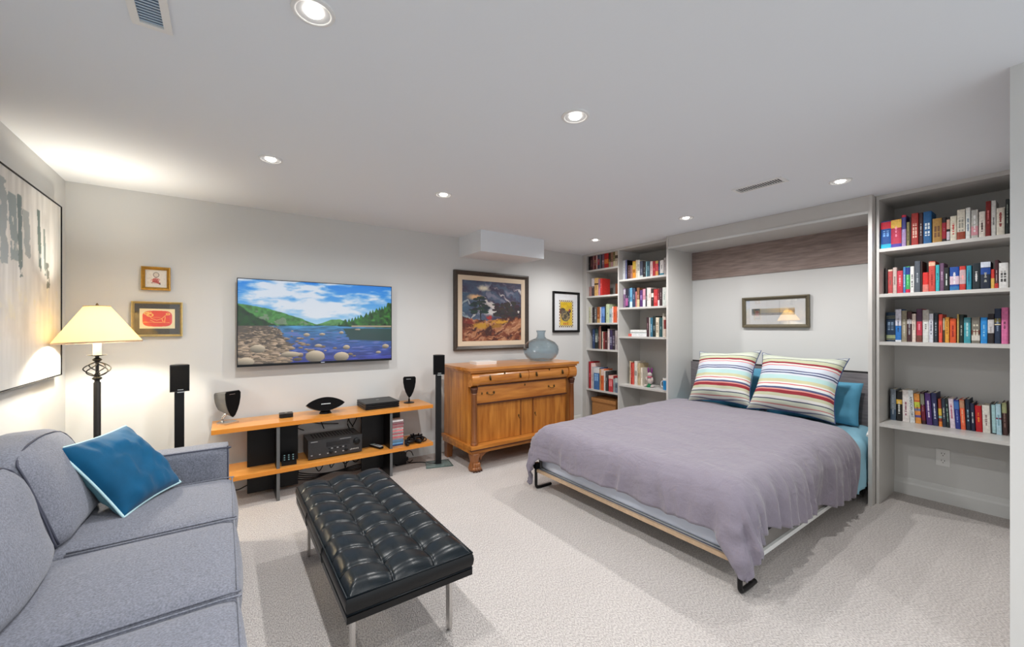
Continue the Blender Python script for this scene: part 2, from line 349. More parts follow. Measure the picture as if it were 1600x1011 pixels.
BOOKS={
'R1':(1.904,4.0,0.16,[
 (0.8401,0.055,0.203,(10,75,150),'blue red-topped',[(0,0.16,(30,180,215)),(0.72,0.97,(210,35,60))],None,0),
 (0.7841,0.0551,0.203,(185,40,75),'crimson yellow-topped',[(0,0.13,(75,60,160)),(0.7,0.99,(235,190,80))],None,0),
 (0.7432,0.0217,0.227,(65,65,135),'slim navy and lavender',[(0,0.55,(165,140,185)),(0.93,1,(200,40,70))],None,0),
 (0.7209,0.0153,0.172,(135,125,80),'small olive',[],(70,60,30),0),
 (0.7082,0.006,0.203,(25,22,22),'thin black',[],None,0),
 (0.686,0.0348,0.227,(165,45,40),'tall metallic red',[],(240,200,180),0),
 (0.6555,0.0198,0.224,(60,25,30),'dark maroon grey-lettered',[],(190,190,190),0),
 (0.6236,0.0394,0.226,(22,90,145),'tall ocean blue',[],(225,235,240),0),
 (0.5761,0.0442,0.167,(165,125,60),'thick mottled gold',[],(110,70,35),0),
 (0.5423,0.0193,0.166,(25,15,18),'black and crimson',[(0.12,0.78,(150,15,40))],None,0),
 (0.5234,0.014,0.164,(30,25,22),'slim black with pale labels',[(0.5,0.9,(210,170,150)),(0.05,0.4,(200,195,205))],None,0),
 (0.4998,0.0286,0.166,(222,216,196),'cream red-lettered',[],(200,60,60),0),
 (0.4645,0.0353,0.201,(222,216,200),'thick cream with rust foot',[(0,0.26,(150,65,40))],(150,150,140),0),
 (0.4333,0.0203,0.206,(228,230,226),'tall white blue-lettered',[],(90,120,150),0),
 (0.4051,0.0293,0.185,(188,188,183),'grey with pink patch',[(0.1,0.42,(215,150,160))],(235,235,235),0),
 (0.3728,0.0264,0.167,(228,220,210),'white black-and-red-lettered',[],(60,30,30),0),
 (0.3467,0.0206,0.227,(125,25,25),'tall maroon',[],None,0),
 (0.3249,0.0201,0.226,(215,215,210),'tall plain white',[],None,0),
 (0.2964,0.0328,0.173,(222,215,200),'cream with red and black lettering',[],(150,60,60),0),
 (0.2688,0.014,0.22,(40,48,46),'tall charcoal',[],(150,160,150),0),
]),
'R2':(1.568,4.1,0.15,[
 (0.8597,0.0158,0.2,(35,28,28),'thin black-brown',[],None,0),
 (0.8371,0.025,0.189,(225,205,185),'cream-edged red',[(0.06,0.93,(185,75,75))],None,0),
 (0.8118,0.0212,0.201,(205,185,178),'pinkish beige',[],None,0),
 (0.7835,0.0312,0.174,(200,55,75),'rose red',[],(245,190,200),0),
 (0.7591,0.0133,0.199,(70,130,190),'slim sky blue',[],(230,240,245),0),
 (0.7403,0.0215,0.2,(60,165,90),'green blue-topped',[(0,0.16,(200,30,80)),(0.7,0.97,(25,55,140))],None,0),
 (0.7174,0.0201,0.198,(230,232,230),'white',[],(60,60,60),0),
 (0.6896,0.0291,0.233,(80,88,98),'tall slate grey',[],None,0),
 (0.6687,0.0089,0.229,(48,26,26),'tall dark brown',[],None,0),
 (0.6481,0.0284,0.146,(215,42,38),'short bright red',[(0,0.4,(225,130,120))],None,0),
 (0.6161,0.0315,0.222,(205,75,65),'tall salmon red',[(0.85,0.97,(240,190,160))],(160,30,30),0),
 (0.5885,0.0176,0.193,(55,180,190),'turquoise',[],None,0),
 (0.567,0.0194,0.202,(112,80,110),'mauve',[],None,0),
 (0.5451,0.0251,0.169,(30,34,36),'black white-lettered',[],(220,230,225),0),
 (0.5071,0.0426,0.168,(22,75,160),'thick blue with pale band',[(0.28,0.62,(215,190,205)),(0,0.2,(50,120,180))],(235,235,240),0),
 (0.4691,0.0274,0.169,(205,60,55),'red and grey',[(0.28,0.85,(200,170,175))],None,0),
 (0.4403,0.022,0.17,(50,150,175),'teal blue',[],(30,90,120),0),
 (0.4071,0.0338,0.181,(22,36,44),'dark navy',[],(225,225,225),0),
 (0.367,0.0416,0.186,(25,35,55),'thick black white-topped',[(0.8,0.99,(215,225,240)),(0.55,0.78,(20,70,150))],(170,170,160),0),
 (0.3366,0.0155,0.133,(205,55,45),'short red and yellow',[(0,0.55,(225,180,90))],None,0),
 (0.3199,0.0144,0.191,(70,30,40),'tall dark maroon',[(0,0.2,(200,50,45))],(190,170,170),0),
 (0.2921,0.0373,0.169,(228,228,226),'wide white',[],(40,40,40),0),
]),
'R3':(1.2125,4.13,0.16,[
 (0.8402,0.0517,0.221,(22,46,72),'thick navy gold-stamped',[(0.86,0.87,(190,180,120)),(0.8,0.81,(190,180,120)),(0.06,0.07,(190,180,120)),(0.1,0.22,(150,160,120))],None,0),
 (0.7979,0.0309,0.243,(45,120,200),'blue white-topped',[(0.49,1,(215,215,230)),(0,0.05,(230,235,240))],None,0),
 (0.7662,0.028,0.232,(150,142,122),'taupe',[],(210,205,190),0),
 (0.7374,0.0251,0.221,(70,40,45),'dark brown',[(0.6,0.75,(200,195,195))],(160,160,165),0),
 (0.7136,0.0196,0.207,(230,212,200),'cream pink',[],None,0),
 (0.6853,0.0279,0.242,(190,55,75),'plum-to-rose',[(0.62,1,(85,55,80)),(0,0.2,(120,70,60))],None,0),
 (0.6516,0.0307,0.233,(222,224,220),'white grey-topped',[(0.63,1,(190,186,178))],None,0),
 (0.624,0.0202,0.205,(222,224,235),'pale white',[],(90,90,110),0),
 (0.601,0.0184,0.21,(40,48,58),'charcoal',[],(170,180,190),0),
 (0.5777,0.0175,0.199,(235,88,72),'coral red',[],None,0),
 (0.5611,0.0078,0.175,(90,70,50),'thin brown',[(0.5,0.98,(190,180,150))],None,0),
 (0.5457,0.0193,0.178,(230,165,65),'amber',[],(160,100,30),0),
 (0.5179,0.028,0.168,(222,90,45),'orange red',[],(150,30,30),0),
 (0.494,0.0085,0.198,(190,165,95),'thin gold',[],None,0),
 (0.4782,0.0195,0.195,(28,44,40),'dark green',[],(170,175,165),0),
 (0.451,0.0297,0.173,(65,160,175),'teal',[(0.8,0.98,(60,120,130))],(200,230,230),0),
 (0.4133,0.0365,0.175,(125,120,110),'thick grey photo-spined',[(0.1,0.3,(220,215,205)),(0.35,0.5,(110,60,50))],(225,220,200),0),
 (0.3768,0.0286,0.173,(38,140,215),'bright blue',[],(140,205,240),0),
 (0.3466,0.0259,0.197,(40,32,34),'black pale-middled',[(0.35,0.8,(200,198,200))],None,0),
 (0.3185,0.0257,0.23,(30,46,72),'tall navy gold-banded',[(0.53,0.56,(225,215,180)),(0.6,0.72,(120,110,60))],None,0),
 (0.2887,0.0265,0.236,(215,112,162),'tall pink',[],None,0),
]),
'R4':(0.605,4.2,0.16,[
 (0.8411,0.0312,0.237,(120,130,140),'grey-blue',[(0,0.35,(70,90,110))],(150,160,170),0),
 (0.8066,0.0306,0.226,(22,22,22),'black yellow-banded',[(0.57,0.72,(225,180,70))],(220,220,215),0),
 (0.7685,0.0364,0.239,(232,226,222),'thick white pink-lettered',[],(150,90,110),-0.5),
 (0.7328,0.0269,0.241,(228,232,232),'white',[],'AMERICAN DIRT',-3),
 (0.701,0.0291,0.219,(225,150,70),'rainbow-striped',[(0.74,0.77,(200,50,40)),(0.55,0.72,(190,200,70)),(0.42,0.5,(110,120,160)),(0.3,0.38,(230,140,60)),(0.2,0.28,(90,80,150))],None,-3),
 (0.6718,0.0194,0.234,(60,28,36),'maroon grey-labelled',[(0.62,0.95,(130,130,115)),(0.12,0.58,(110,20,45))],None,-3),
 (0.6426,0.0287,0.23,(75,45,112),'violet',[],(225,215,235),-3),
 (0.6115,0.0261,0.236,(42,44,88),'indigo',[],(215,220,235),-3),
 (0.5866,0.0157,0.198,(150,60,40),'slim many-coloured',[(0.4,0.65,(225,190,70)),(0.3,0.38,(150,190,180)),(0,0.18,(240,140,60))],None,-2),
 (0.5672,0.0177,0.204,(38,50,66),'slate blue',[],(200,195,185),-2),
 (0.548,0.0158,0.207,(22,36,36),'blackish green',[],(150,190,170),-3),
 (0.5266,0.0239,0.208,(225,210,222),'pale lilac',[],(190,80,110),-3),
 (0.5012,0.0231,0.203,(38,52,135),'royal blue',[(0.68,0.95,(60,110,180))],(130,150,215),-3),
 (0.4768,0.0218,0.208,(238,105,70),'orange coral',[(0.72,0.98,(190,140,110))],(245,190,150),-2.5),
 (0.452,0.0203,0.215,(24,40,62),'dark navy-teal',[],(160,200,215),-2),
 (0.4305,0.0179,0.19,(26,32,62),'short dark blue',[],(215,220,220),-2),
 (0.4039,0.029,0.177,(190,18,28),'scarlet orange-lettered',[],(240,140,40),-2),
 (0.3706,0.0329,0.186,(226,222,212),'thick cream-white',[],(150,120,120),-1.5),
 (0.3495,0.006,0.199,(70,72,74),'thin grey',[],None,-1.5),
 (0.3373,0.0158,0.201,(30,44,52),'slim pale-aqua-fronted',[(0.03,0.97,(165,205,210))],None,-1.5),
 (0.3164,0.0219,0.203,(178,212,225),'pale blue',[(0.5,0.55,(130,60,90))],(120,170,185),-1.5),
 (0.291,0.0188,0.215,(70,44,42),'brown olive-topped',[(0.68,1,(160,165,120))],(150,120,110),-1.5),
]),
'A1':(2.083,4.01,0.15,[
 (3.8463,0.0241,0.186,(20,20,22),'thin black',[],None,0),
 (3.8089,0.0445,0.189,(58,24,28),'dark maroon',[],(130,80,80),0),
 (3.7731,0.02,0.186,(170,110,110),'thin dusty pink',[],None,0),
 (3.7428,0.0345,0.191,(110,40,40),'brick brown',[(0.5,0.7,(150,110,60))],None,0),
 (3.7125,0.0191,0.19,(215,180,175),'thin blush',[],None,0),
 (3.6825,0.0338,0.193,(50,60,85),'blue-black red-patched',[(0.3,0.7,(170,40,50))],None,0),
 (3.652,0.0222,0.192,(110,112,125),'thin slate',[],None,0),
 (3.6304,0.0142,0.193,(25,22,25),'thin jet black',[],None,0),
 (3.6019,0.0369,0.193,(120,90,105),'dusky mauve',[],None,0),
 (3.5486,0.0659,0.192,(185,30,28),'wide scarlet',[(0.3,0.6,(220,120,50))],None,0),
 (3.4966,0.0295,0.191,(70,50,30),'dark brown',[(0,0.4,(170,150,100))],None,0),
 (3.4597,0.0375,0.191,(150,110,85),'tan',[(0,0.35,(190,150,150))],None,0),
 (3.4228,0.0279,0.191,(110,100,55),'olive',[(0,0.4,(215,205,165))],None,0),
 (3.3874,0.0371,0.189,(215,200,180),'cream',[(0.55,0.75,(70,55,30))],None,0),
]),
'A2':(1.736,4.02,0.16,[
 (3.8371,0.0435,0.13,(165,120,115),'short pinkish brown',[],None,0),
 (3.7915,0.042,0.238,(70,55,60),'black white-topped',[(0.55,1,(215,205,210))],None,0),
 (3.7329,0.0677,0.239,(220,175,110),'thick yellow-tan',[(0.62,0.7,(70,45,15))],None,0),
 (3.6797,0.0322,0.22,(160,110,140),'dusty purple',[(0,0.5,(200,140,170))],None,0),
 (3.6452,0.0287,0.224,(205,50,45),'large red',[],None,0),
 (3.3924,0.0374,0.135,(100,48,22),'rust brown',[],None,0),
]),
'A3':(1.379,4.02,0.15,[
 (3.8473,0.025,0.214,(190,190,160),'thin pale olive',[],None,0),
 (3.8192,0.0234,0.211,(200,195,185),'thin off-white',[],None,0),
 (3.7869,0.0346,0.209,(35,28,32),'black',[],None,0),
 (3.7474,0.0387,0.213,(95,95,95),'grey speckled',[],(190,190,190),0),
 (3.6942,0.0478,0.209,(150,80,35),'brown-orange',[(0,0.25,(190,150,90))],None,0),
 (3.6575,0.0183,0.206,(205,205,210),'thin white',[],None,0),
 (3.6176,0.0558,0.208,(75,115,185),'blue',[(0.4,0.9,(110,150,210))],None,0),
 (3.5755,0.0153,0.203,(25,45,30),'thin dark green',[],None,0),
 (3.5388,0.0511,0.24,(185,200,165),'tall pale green',[],None,0),
 (3.4886,0.0415,0.183,(165,185,190),'pale aqua',[],None,0),
 (3.4546,0.0196,0.204,(235,215,210),'thin blush white',[],None,0),
 (3.4165,0.0511,0.203,(215,95,55),'orange',[],None,0),
 (3.3796,0.0175,0.199,(230,190,180),'thin pink',[],None,0),
]),
'A4':(1.034,4.03,0.15,[
 (3.7886,0.0401,0.267,(40,60,100),'navy',[],None,0),
 (3.7397,0.0516,0.274,(95,105,100),'grey-green',[(0,0.35,(25,35,32)),(0.75,1,(30,60,60))],None,0),
 (3.6959,0.024,0.288,(90,55,50),'slim brown',[],None,0),
 (3.6715,0.0168,0.306,(200,140,120),'tall thin pink-tan',[],None,0),
 (3.6532,0.0138,0.303,(24,20,22),'tall thin black',[],None,0),
 (3.634,0.0186,0.232,(215,205,185),'thin cream',[],None,0),
 (3.6087,0.0262,0.225,(130,45,45),'brick red',[],None,0),
 (3.5724,0.0404,0.217,(75,30,30),'dark red',[],None,0),
 (3.5294,0.0322,0.266,(215,200,200),'blush white',[],None,0),
 (3.4884,0.0421,0.251,(60,48,85),'dark purple',[],(170,170,190),0),
 (3.4442,0.0387,0.244,(48,38,50),'blackish purple',[],(150,140,160),0),
 (3.4025,0.0355,0.246,(180,170,170),'grey-white',[],(50,40,40),0),
]),
'A5':(0.499,4.0,0.16,[
 (3.8314,0.0364,0.36,(165,30,40),'tall red',[],None,0),
 (3.8,0.0166,0.34,(230,195,190),'thin blush',[],None,0),
 (3.7734,0.0271,0.292,(190,190,190),'slim grey',[],None,0),
 (3.7104,0.0911,0.29,(60,105,160),'blue white-topped',[(0.75,1,(215,215,215))],None,0),
 (3.6481,0.0223,0.274,(190,150,100),'thin tan',[],None,0),
 (3.6106,0.045,0.277,(220,100,45),'orange cream-topped',[(0.7,1,(225,195,180))],None,0),
 (3.5722,0.0226,0.259,(220,215,210),'thin white',[],None,0),
 (3.5387,0.035,0.255,(60,60,60),'black',[],None,0),
 (3.4685,0.0677,0.207,(195,60,65),'pinkish red',[(0.8,1,(225,190,180))],None,0),
 (3.4143,0.0284,0.171,(150,160,165),'thin grey-blue',[],None,0),
 (3.3773,0.0366,0.182,(120,135,155),'steel blue',[(0.7,1,(200,210,210))],None,0),
]),
'B1':(1.906,4.05,0.15,[
 (3.3029,0.0496,0.246,(205,208,212),'pale grey',[],None,0),
 (3.2652,0.021,0.249,(125,130,180),'lavender blue',[],None,0),
 (3.2488,0.0068,0.243,(20,20,22),'very thin black',[],None,0),
 (3.2234,0.0381,0.177,(95,60,58),'short brown',[],(170,130,120),0),
 (3.1861,0.0305,0.172,(170,120,105),'short rosy brown',[],None,0),
 (3.1459,0.0442,0.217,(230,150,40),'orange yellow',[(0.55,0.95,(225,190,70))],None,0),
 (3.1116,0.0186,0.228,(235,220,190),'thin ivory',[],None,0),
 (3.0827,0.0345,0.224,(230,226,215),'cream',[],None,0),
 (3.0404,0.0408,0.203,(75,80,100),'slate blue',[(0,0.16,(190,200,200))],None,0),
 (2.9995,0.0344,0.194,(28,20,26),'black',[],(130,130,130),0),
 (2.9712,0.0168,0.192,(150,195,205),'thin pale teal',[],None,0),
 (2.9421,0.0377,0.19,(45,85,100),'dark teal',[],None,0),
 (2.9032,0.0328,0.183,(230,205,205),'pinkish white',[],(200,120,120),0),
 (2.8653,0.0375,0.18,(170,25,38),'red',[],None,0),
 (2.8274,0.0328,0.179,(220,70,80),'rose and orange',[(0,0.32,(225,150,75)),(0.82,1,(215,170,90))],None,0),
 (2.7996,0.0174,0.171,(35,55,90),'thin navy',[],None,0),
 (2.7648,0.0469,0.177,(226,222,220),'white teal-footed',[(0.03,0.16,(35,130,155))],None,0),
 (2.7229,0.0267,0.201,(185,178,178),'tall grey-white',[],(80,70,90),0),
]),
'B2':(1.561,4.05,0.15,[
 (3.292,0.0316,0.24,(120,90,125),'purple-grey',[(0.7,0.95,(180,175,185))],None,0),
 (3.2566,0.0332,0.237,(35,28,50),'black-violet',[(0.1,0.5,(165,80,140))],None,0),
 (3.2245,0.0232,0.235,(40,60,85),'slim navy',[],None,0),
 (3.1919,0.0363,0.24,(95,155,190),'sky blue',[(0,0.3,(190,215,235))],None,0),
 (3.1511,0.0396,0.233,(45,60,90),'dark blue',[],None,0),
 (3.1177,0.0195,0.191,(185,110,110),'short rosy',[],None,0),
 (3.0876,0.035,0.235,(130,85,55),'brown and tan',[(0,0.4,(200,180,140))],None,0),
 (3.0413,0.039,0.201,(75,40,100),'purple',[],None,0),
 (3.0024,0.0331,0.213,(225,150,170),'pink white-footed',[(0,0.4,(225,225,230))],None,0),
 (2.9734,0.0194,0.226,(70,70,72),'slim black',[],None,0),
 (2.9508,0.0202,0.224,(228,222,218),'slim white',[],None,0),
 (2.9241,0.0278,0.222,(232,212,205),'blush',[],None,0),
 (2.8898,0.0301,0.208,(40,28,28),'black cream-labelled',[(0.52,0.75,(225,220,205))],None,0),
 (2.8449,0.0509,0.198,(180,38,42),'wide red',[],(220,110,110),0),
 (2.8051,0.02,0.202,(110,30,38),'dark red',[(0,0.35,(215,200,205))],None,0),
 (2.7747,0.0338,0.207,(55,32,36),'dark brown',[],None,0),
 (2.7295,0.0496,0.21,(215,220,215),'wide white',[],(150,170,165),0),
]),
'B3':(1.209,4.05,0.15,[
 (2.9495,0.0307,0.227,(58,28,36),'maroon-black',[],None,0),
 (2.9249,0.0121,0.225,(205,200,195),'thin white',[],None,0),
 (2.9006,0.0311,0.222,(55,110,135),'teal blue',[],(180,215,235),0),
 (2.8648,0.035,0.24,(28,42,42),'green-black',[],None,0),
 (2.8215,0.0378,0.224,(220,210,190),'cream',[],(150,130,110),0),
 (2.7776,0.0364,0.22,(40,78,82),'dark teal',[],None,0),
 (2.7486,0.0146,0.27,(225,222,210),'tall slim white',[],None,0),
 (2.7253,0.0251,0.23,(225,205,190),'cream red-patched',[(0.4,0.85,(140,45,45))],None,0),
]),
'B4':(0.616,4.1,0.15,[
 (3.2438,0.0163,0.281,(215,195,165),'thin tan',[],None,0),
 (3.2242,0.0172,0.267,(185,50,45),'slim dark red',[],None,0),
 (3.2009,0.0218,0.26,(225,95,80),'coral',[],None,0),
 (3.16,0.043,0.29,(220,215,205),'tall off-white',[],None,0),
 (3.114,0.0377,0.267,(195,175,140),'tan',[],None,0),
 (3.0773,0.0263,0.216,(232,222,205),'short cream',[],None,0),
]),
}
# ---------------------------------------------------------------- the room
XL, XR, YB, ZC = -.87, 4.41, 3.946, 2.302
struct('floor', box(XL-.1, 5.2, -2.4, YB+.1, -.1, 0), M['carpet'])
struct('ceiling', box(XL-.1, 5.2, -2.4, YB+.1, ZC, ZC+.1), M['ceiling'])
struct('wall_back', box(XL-.1, XR+.1, YB, YB+.1, 0, ZC), M['wall'])
struct('wall_left', box(XL-.1, XL, -2.4, YB, 0, ZC), M['wall'])
struct('wall_right', box(XR, XR+.1, .156, YB, 0, ZC), M['wall'])
struct('wall_front', box(2.415, XR+.6, .02, .156, 0, ZC), M['wall'], bevel=.004)
struct('trim_1', box(2.095, 2.92, 3.49, YB, 2.086, ZC), M['ceiling'])
def base_prof(d): return [(0, 0), (d, 0), (d, .085), (d*.7, .1), (d*.55, .125), (d*.2, .132), (0, .132)]
struct('baseboard_right', prism([(XR-a, b) for a, b in base_prof(.016)], .1565, .874, 'y'), M['trim'])
struct('baseboard_back', prism([(YB-a, b) for a, b in base_prof(.014)], XL, 3.95, 'x'), M['trim'])
struct('baseboard_left', prism([(XL+a, b) for a, b in base_prof(.014)], -2.4, YB-.014, 'y'), M['trim'])

# recessed ceiling lights
M['greyring'] = mat('matt grey gimbal', (168, 168, 170), .5)
def downlight(x, y, label=None, tilt=(0, 0)):
    t = thing('recessed_light', label or 'added unseen recessed ceiling spotlight with a white ring behind the camera', 'ceiling light', (x, y, ZC), 'recessed ceiling spotlights')
    obj('trim_ring', lathe(x, y, [(.0635, ZC), (.0625, ZC-.005), (.054, ZC-.008), (.049, ZC-.006), (.046, ZC-.0008)], 32, cap=False), M['white'], t, smooth=True)
    obj('reflector', lathe(x, y, [(.050, ZC-.0062), (.044, ZC-.003), (.022, ZC-.0015)], 32, cap=False), M['greyring'], t, smooth=True)
    bm = bmesh.new()
    ellipsoid((x+tilt[0], y+tilt[1], ZC-.004), (.027, .027, .009), bm, 20, 8)
    obj('bulb', bm, M['bulb'], t, smooth='all')
    l = bpy.data.lights.new('spot', 'SPOT'); l.energy = SPOT_W; l.color = SPOT_COL; l.spot_size = math.radians(165); l.spot_blend = .75; l.shadow_soft_size = .022
    lo = bpy.data.objects.new('light_source', l); COL.objects.link(lo); lo.location = (0, 0, -.03); lo.parent = t
for x, y, lb in [(.225, 1.381, 'large recessed spotlight at the top edge of the picture, nearest the camera'),
                 (1.329, 1.362, 'recessed spotlight in mid ceiling between ottoman and bed'),
                 (.22, 2.737, 'recessed spotlight in front of the television, towards the lamp corner'),
                 (1.318, 2.728, 'recessed spotlight left of the boxed bulkhead'),
                 (3.367, .936, 'recessed spotlight in front of the right bookcase'),
                 (3.369, 2.05, 'recessed spotlight above the bed, right of the slotted vent line'),
                 (3.388, 3.157, 'small far recessed spotlight in front of the left bookcase')]:
    downlight(x, y, lb)
for x, y in [(.225, .0), (.225, -1.4), (1.33, -1.4)]: downlight(x, y)  # unseen spotlights added behind the camera to light the foreground

# ceiling vents
def vent(x0, x1, y0, y1, along, n, label, dmat, smat):
    t = thing('ceiling_vent', label, 'vent', ((x0+x1)/2, (y0+y1)/2, ZC))
    b = .018 if dmat is M['dark'] else .021
    bm = bmesh.new()
    for a in ((x0, x1, y0, y0+b), (x0, x1, y1-b, y1), (x0, x0+b, y0+b, y1-b), (x1-b, x1, y0+b, y1-b)): box(*a, ZC-.008, ZC, bm)
    obj('vent_frame', bm, M['white'], t, bevel=.002)
    obj('backing', box(x0+b, x1-b, y0+b, y1-b, ZC-.0012, ZC-.0002), dmat, t)
    for i in range(n):
        if along == 'y':
            p = y0+b+(y1-y0-2*b)*(i+.5)/n; obj('slat', box(x0+b, x1-b, p-.0022, p+.0022, ZC-.0035, ZC-.0015), smat, t)
        else:
            p = x0+b+(x1-x0-2*b)*(i+.5)/n; obj('slat', box(p-.002, p+.002, y0+b, y1-b, ZC-.007, ZC-.0015), smat, t)
vent(2.945, 3.07, 1.13, 1.445, 'y', 18, 'narrow slotted white ceiling vent above the bed, pointing at the bed cabinet', M['dark'], M['white'])
VB = mat('pale blue louvre', (188, 206, 222), .4)  # one even pale blue for the slats
vent(-.241, -.14, 1.46, 1.76, 'y', 18, 'white framed louvred ceiling vent at the top left edge of the picture', mat('grey blue duct', (70, 90, 112), .6), VB)

# ---------------------------------------------------------------- television
t = thing('television', 'wall-mounted flat television showing a rocky lake between green hills', 'television', (.7, 3.87, 1.0))
obj('casing', box(.08, 1.318, 3.862, 3.89, 1.003, 1.712), M['black'], t, bevel=.004)
cv = Canvas(440, 248, (80, 160, 235))
U, V = cv.U, cv.V
sky = np.clip((V-.46)/.54, 0, 1)
for i, (lo_, hi_) in enumerate(zip((186, 226, 248), (24, 132, 232))): cv.a[..., i] = lo_+(hi_-lo_)*sky**.8
cl = fbm(440, 248, 7, 14, 3, 5); cl2 = fbm(440, 248, 16, 26, 8, 4)
msk = np.clip((cl*.7+cl2*.3-.50+.24*np.exp(-((U-.3)/.33)**2-((V-.86)/.16)**2)+.22*np.exp(-((U-.55)/.2)**2-((V-.68)/.1)**2)+.12*np.exp(-((U-.95)/.1)**2-((V-.78)/.06)**2)-.16*np.exp(-((U-.85)/.16)**2-((V-.95)/.1)**2))*4.6, 0, 1)*(V > .46)
cv.put(msk*.93, (240, 243, 250))
def ridge(xs, ys): return np.interp(U, xs, ys)
tex = fbm(440, 248, 60, 34, 5, 3)
rg = ridge([0, .08, .17, .28, .36, .42, .47, .6], [.715, .69, .655, .60, .55, .50, .472, .46])+.02*(fbm(440, 248, 24, 1, 4)-.5)
m1 = (V < rg) & (V > .455); cv.put(m1, (70, 128, 62)); cv.a[m1] *= (.65+.75*tex)[m1][:, None]
m1 = (V < rg-.02) & (V > .47) & (fbm(440, 248, 16, 12, 31) > .58); cv.put(m1*.6, (150, 150, 140))
rg = ridge([.44, .5, .56, .62, .68, .74], [.46, .49, .535, .54, .50, .46]); m1 = (V < rg) & (V > .455); cv.put(m1, (92, 148, 84)); cv.a[m1] *= (.75+.5*tex)[m1][:, None]
spk = .05*np.abs(((U*38+2*vnoise(440, 248, 30, 1, 9)) % 1)-.5)*2
rg = ridge([.57, .66, .76, .88, 1.0], [.46, .545, .60, .70, .79])-spk+.03*(fbm(440, 248, 40, 1, 14)-.5); m1 = (V < rg) & (V > ridge([0, .6, 1], [.45, .45, .425])); cv.put(m1, (44, 98, 34)); cv.a[m1] *= (.1+1.6*tex)[m1][:, None]
rg = ridge([0, .05, .1, .17, .22], [.70, .63, .56, .50, .46])+.04*(fbm(440, 248, 50, 1, 17)-.5); m1 = (V < rg) & (V > .44); cv.put(m1, (26, 62, 22)); cv.a[m1] *= (.3+1.4*tex)[m1][:, None]
wt = V < .455; k = np.clip(V/.455, 0, 1)
cv.put((U < .42) & wt, (96, 84, 74)); wcol = np.stack([56+14*k, 62+76*k, 158+26*k], -1); m1 = wt & ~((V > .425) & (U > .6) & (V > ridge([0, .6, 1], [.45, .45, .425])))
rip = fbm(440, 248, 18, 60, 41, 3); m1 = m1 & (U > .30-.5*np.clip(V-.25, 0, 1)-.1*(V < .12)+.1*(rip-.5)); cv.a[m1] = (wcol*(.6+.75*rip[..., None]))[m1]; cv.put(m1 & (rip > .66) & (V < .38) & (V > .05), (104, 116, 184))
m1 = (V < .42) & (V > .24+.1*(1-U)) & (U > .62+.25*np.clip(.42-V, 0, 1)+.05*rip); cv.put(m1*.8, (36, 62, 44))
m1 = (V > .44) & (V < .458) & (U > .7); cv.put(m1, (176, 160, 132))
rnd = np.random.RandomState(5)
R_ = []
for i in range(620):
    v_ = rnd.rand()**1.0*.45; d_ = (.45-v_)/.45
    lim = .24+.06*d_ if rnd.rand() < .8 else .24+.7*rnd.rand()*d_
    u_ = rnd.rand()*lim; s_ = (.005+.021*d_)*(.4+rnd.rand())
    R_.append((v_, u_, s_))
for v_, u_, s_ in sorted(R_, reverse=True):
    g_ = rnd.rand(); q_ = .55+.5*rnd.rand(); cv.rock(u_, v_, s_, s_*.8, ((176+34*g_)*q_, (150+32*g_)*q_, (120+36*g_)*q_), rnd)
for u_, v_, a_, b_ in [(.455, .065, .062, .075), (.63, .05, .052, .06), (.11, .18, .042, .05), (.3, .1, .06, .035), (.665, .17, .024, .03), (.955, .17, .026, .03), (.4, .34, .02, .022), (.5, .345, .02, .016), (.63, .365, .016, .018), (.475, .2, .025, .02), (.04, .03, .05, .05), (.745, .405, .02, .012), (.9, .09, .02, .018)]:
    cv.rock(u_, v_, a_, b_, (206, 188, 162), rnd)
print_sheet('screen', cv, (.0855, 3.8612, 1.022), (1, 0, 0), (0, 0, 1), 1.227, .684, t, M['screen'], 'lit lake landscape')
obj('screen_glass', box(.0855, 1.3125, 3.8596, 3.8604, 1.022, 1.706), M['screenglass'], t)
obj('maker_mark', box(.69, .72, 3.8604, 3.862, 1.010, 1.015), mat('pale mark', (180, 190, 215), .5), t)
obj('wall_bracket', box(.5, .9, 3.89, YB-.002, 1.2, 1.5), M['black'], t)

# ---------------------------------------------------------------- pictures
def picture(name, label, x0, x1, z0, z1, fw, depth, fm, cv, px0, px1, pz0, pz1, mm, glass=True, liner=0, wall='back', rec=.3):
    if wall == 'back': o, u, n = (x0, YB-.001, z0), (1, 0, 0), (0, -1, 0)
    elif wall == 'left': o, u, n = (XL+.001, x0, z0), (0, 1, 0), (1, 0, 0)
    else: o, u, n = (wall-.001, x1, z0), (0, -1, 0), (-1, 0, 0)
    u_ = Vector(u); n_ = Vector(n); o_ = Vector(o); v = (0, 0, 1); wd, ht = x1-x0, z1-z0
    t = thing(name, label, 'picture', tuple(o_+u_*wd/2))
    obj('frame', frame_bm(o, u, v, wd, ht, fw, depth, n), fm, t)
    obj('backing_board', quad_slab(o_+u_*fw*.9+Vector(v)*fw*.9, u, v, wd-1.8*fw, ht-1.8*fw, n, .0005, depth*rec), mm, t)
    if liner: obj('liner', frame_bm(o_+u_*fw*.95+Vector(v)*fw*.95+n_*depth*.3, u, v, wd-1.9*fw, ht-1.9*fw, liner, depth*.25, n), M['linen'], t)
    s = (px0-x0) if wall in ('back', 'left') else (x1-px1)
    print_sheet('print', cv, o_+u_*s+Vector(v)*(pz0-z0)+n_*(depth*rec+.0008), u, v, px1-px0, pz1-pz0, t, M['print'])
    if glass: obj('glass', quad_slab(o_+u_*fw*.9+Vector(v)*fw*.9, u, v, wd-1.8*fw, ht-1.8*fw, n, depth*.42, depth*.46), M['glass'] if isinstance(wall, str) else M['glassbright'], t)
    if not isinstance(wall, str): t.rotation_euler = (0, -math.radians(1.3), 0)
    return t
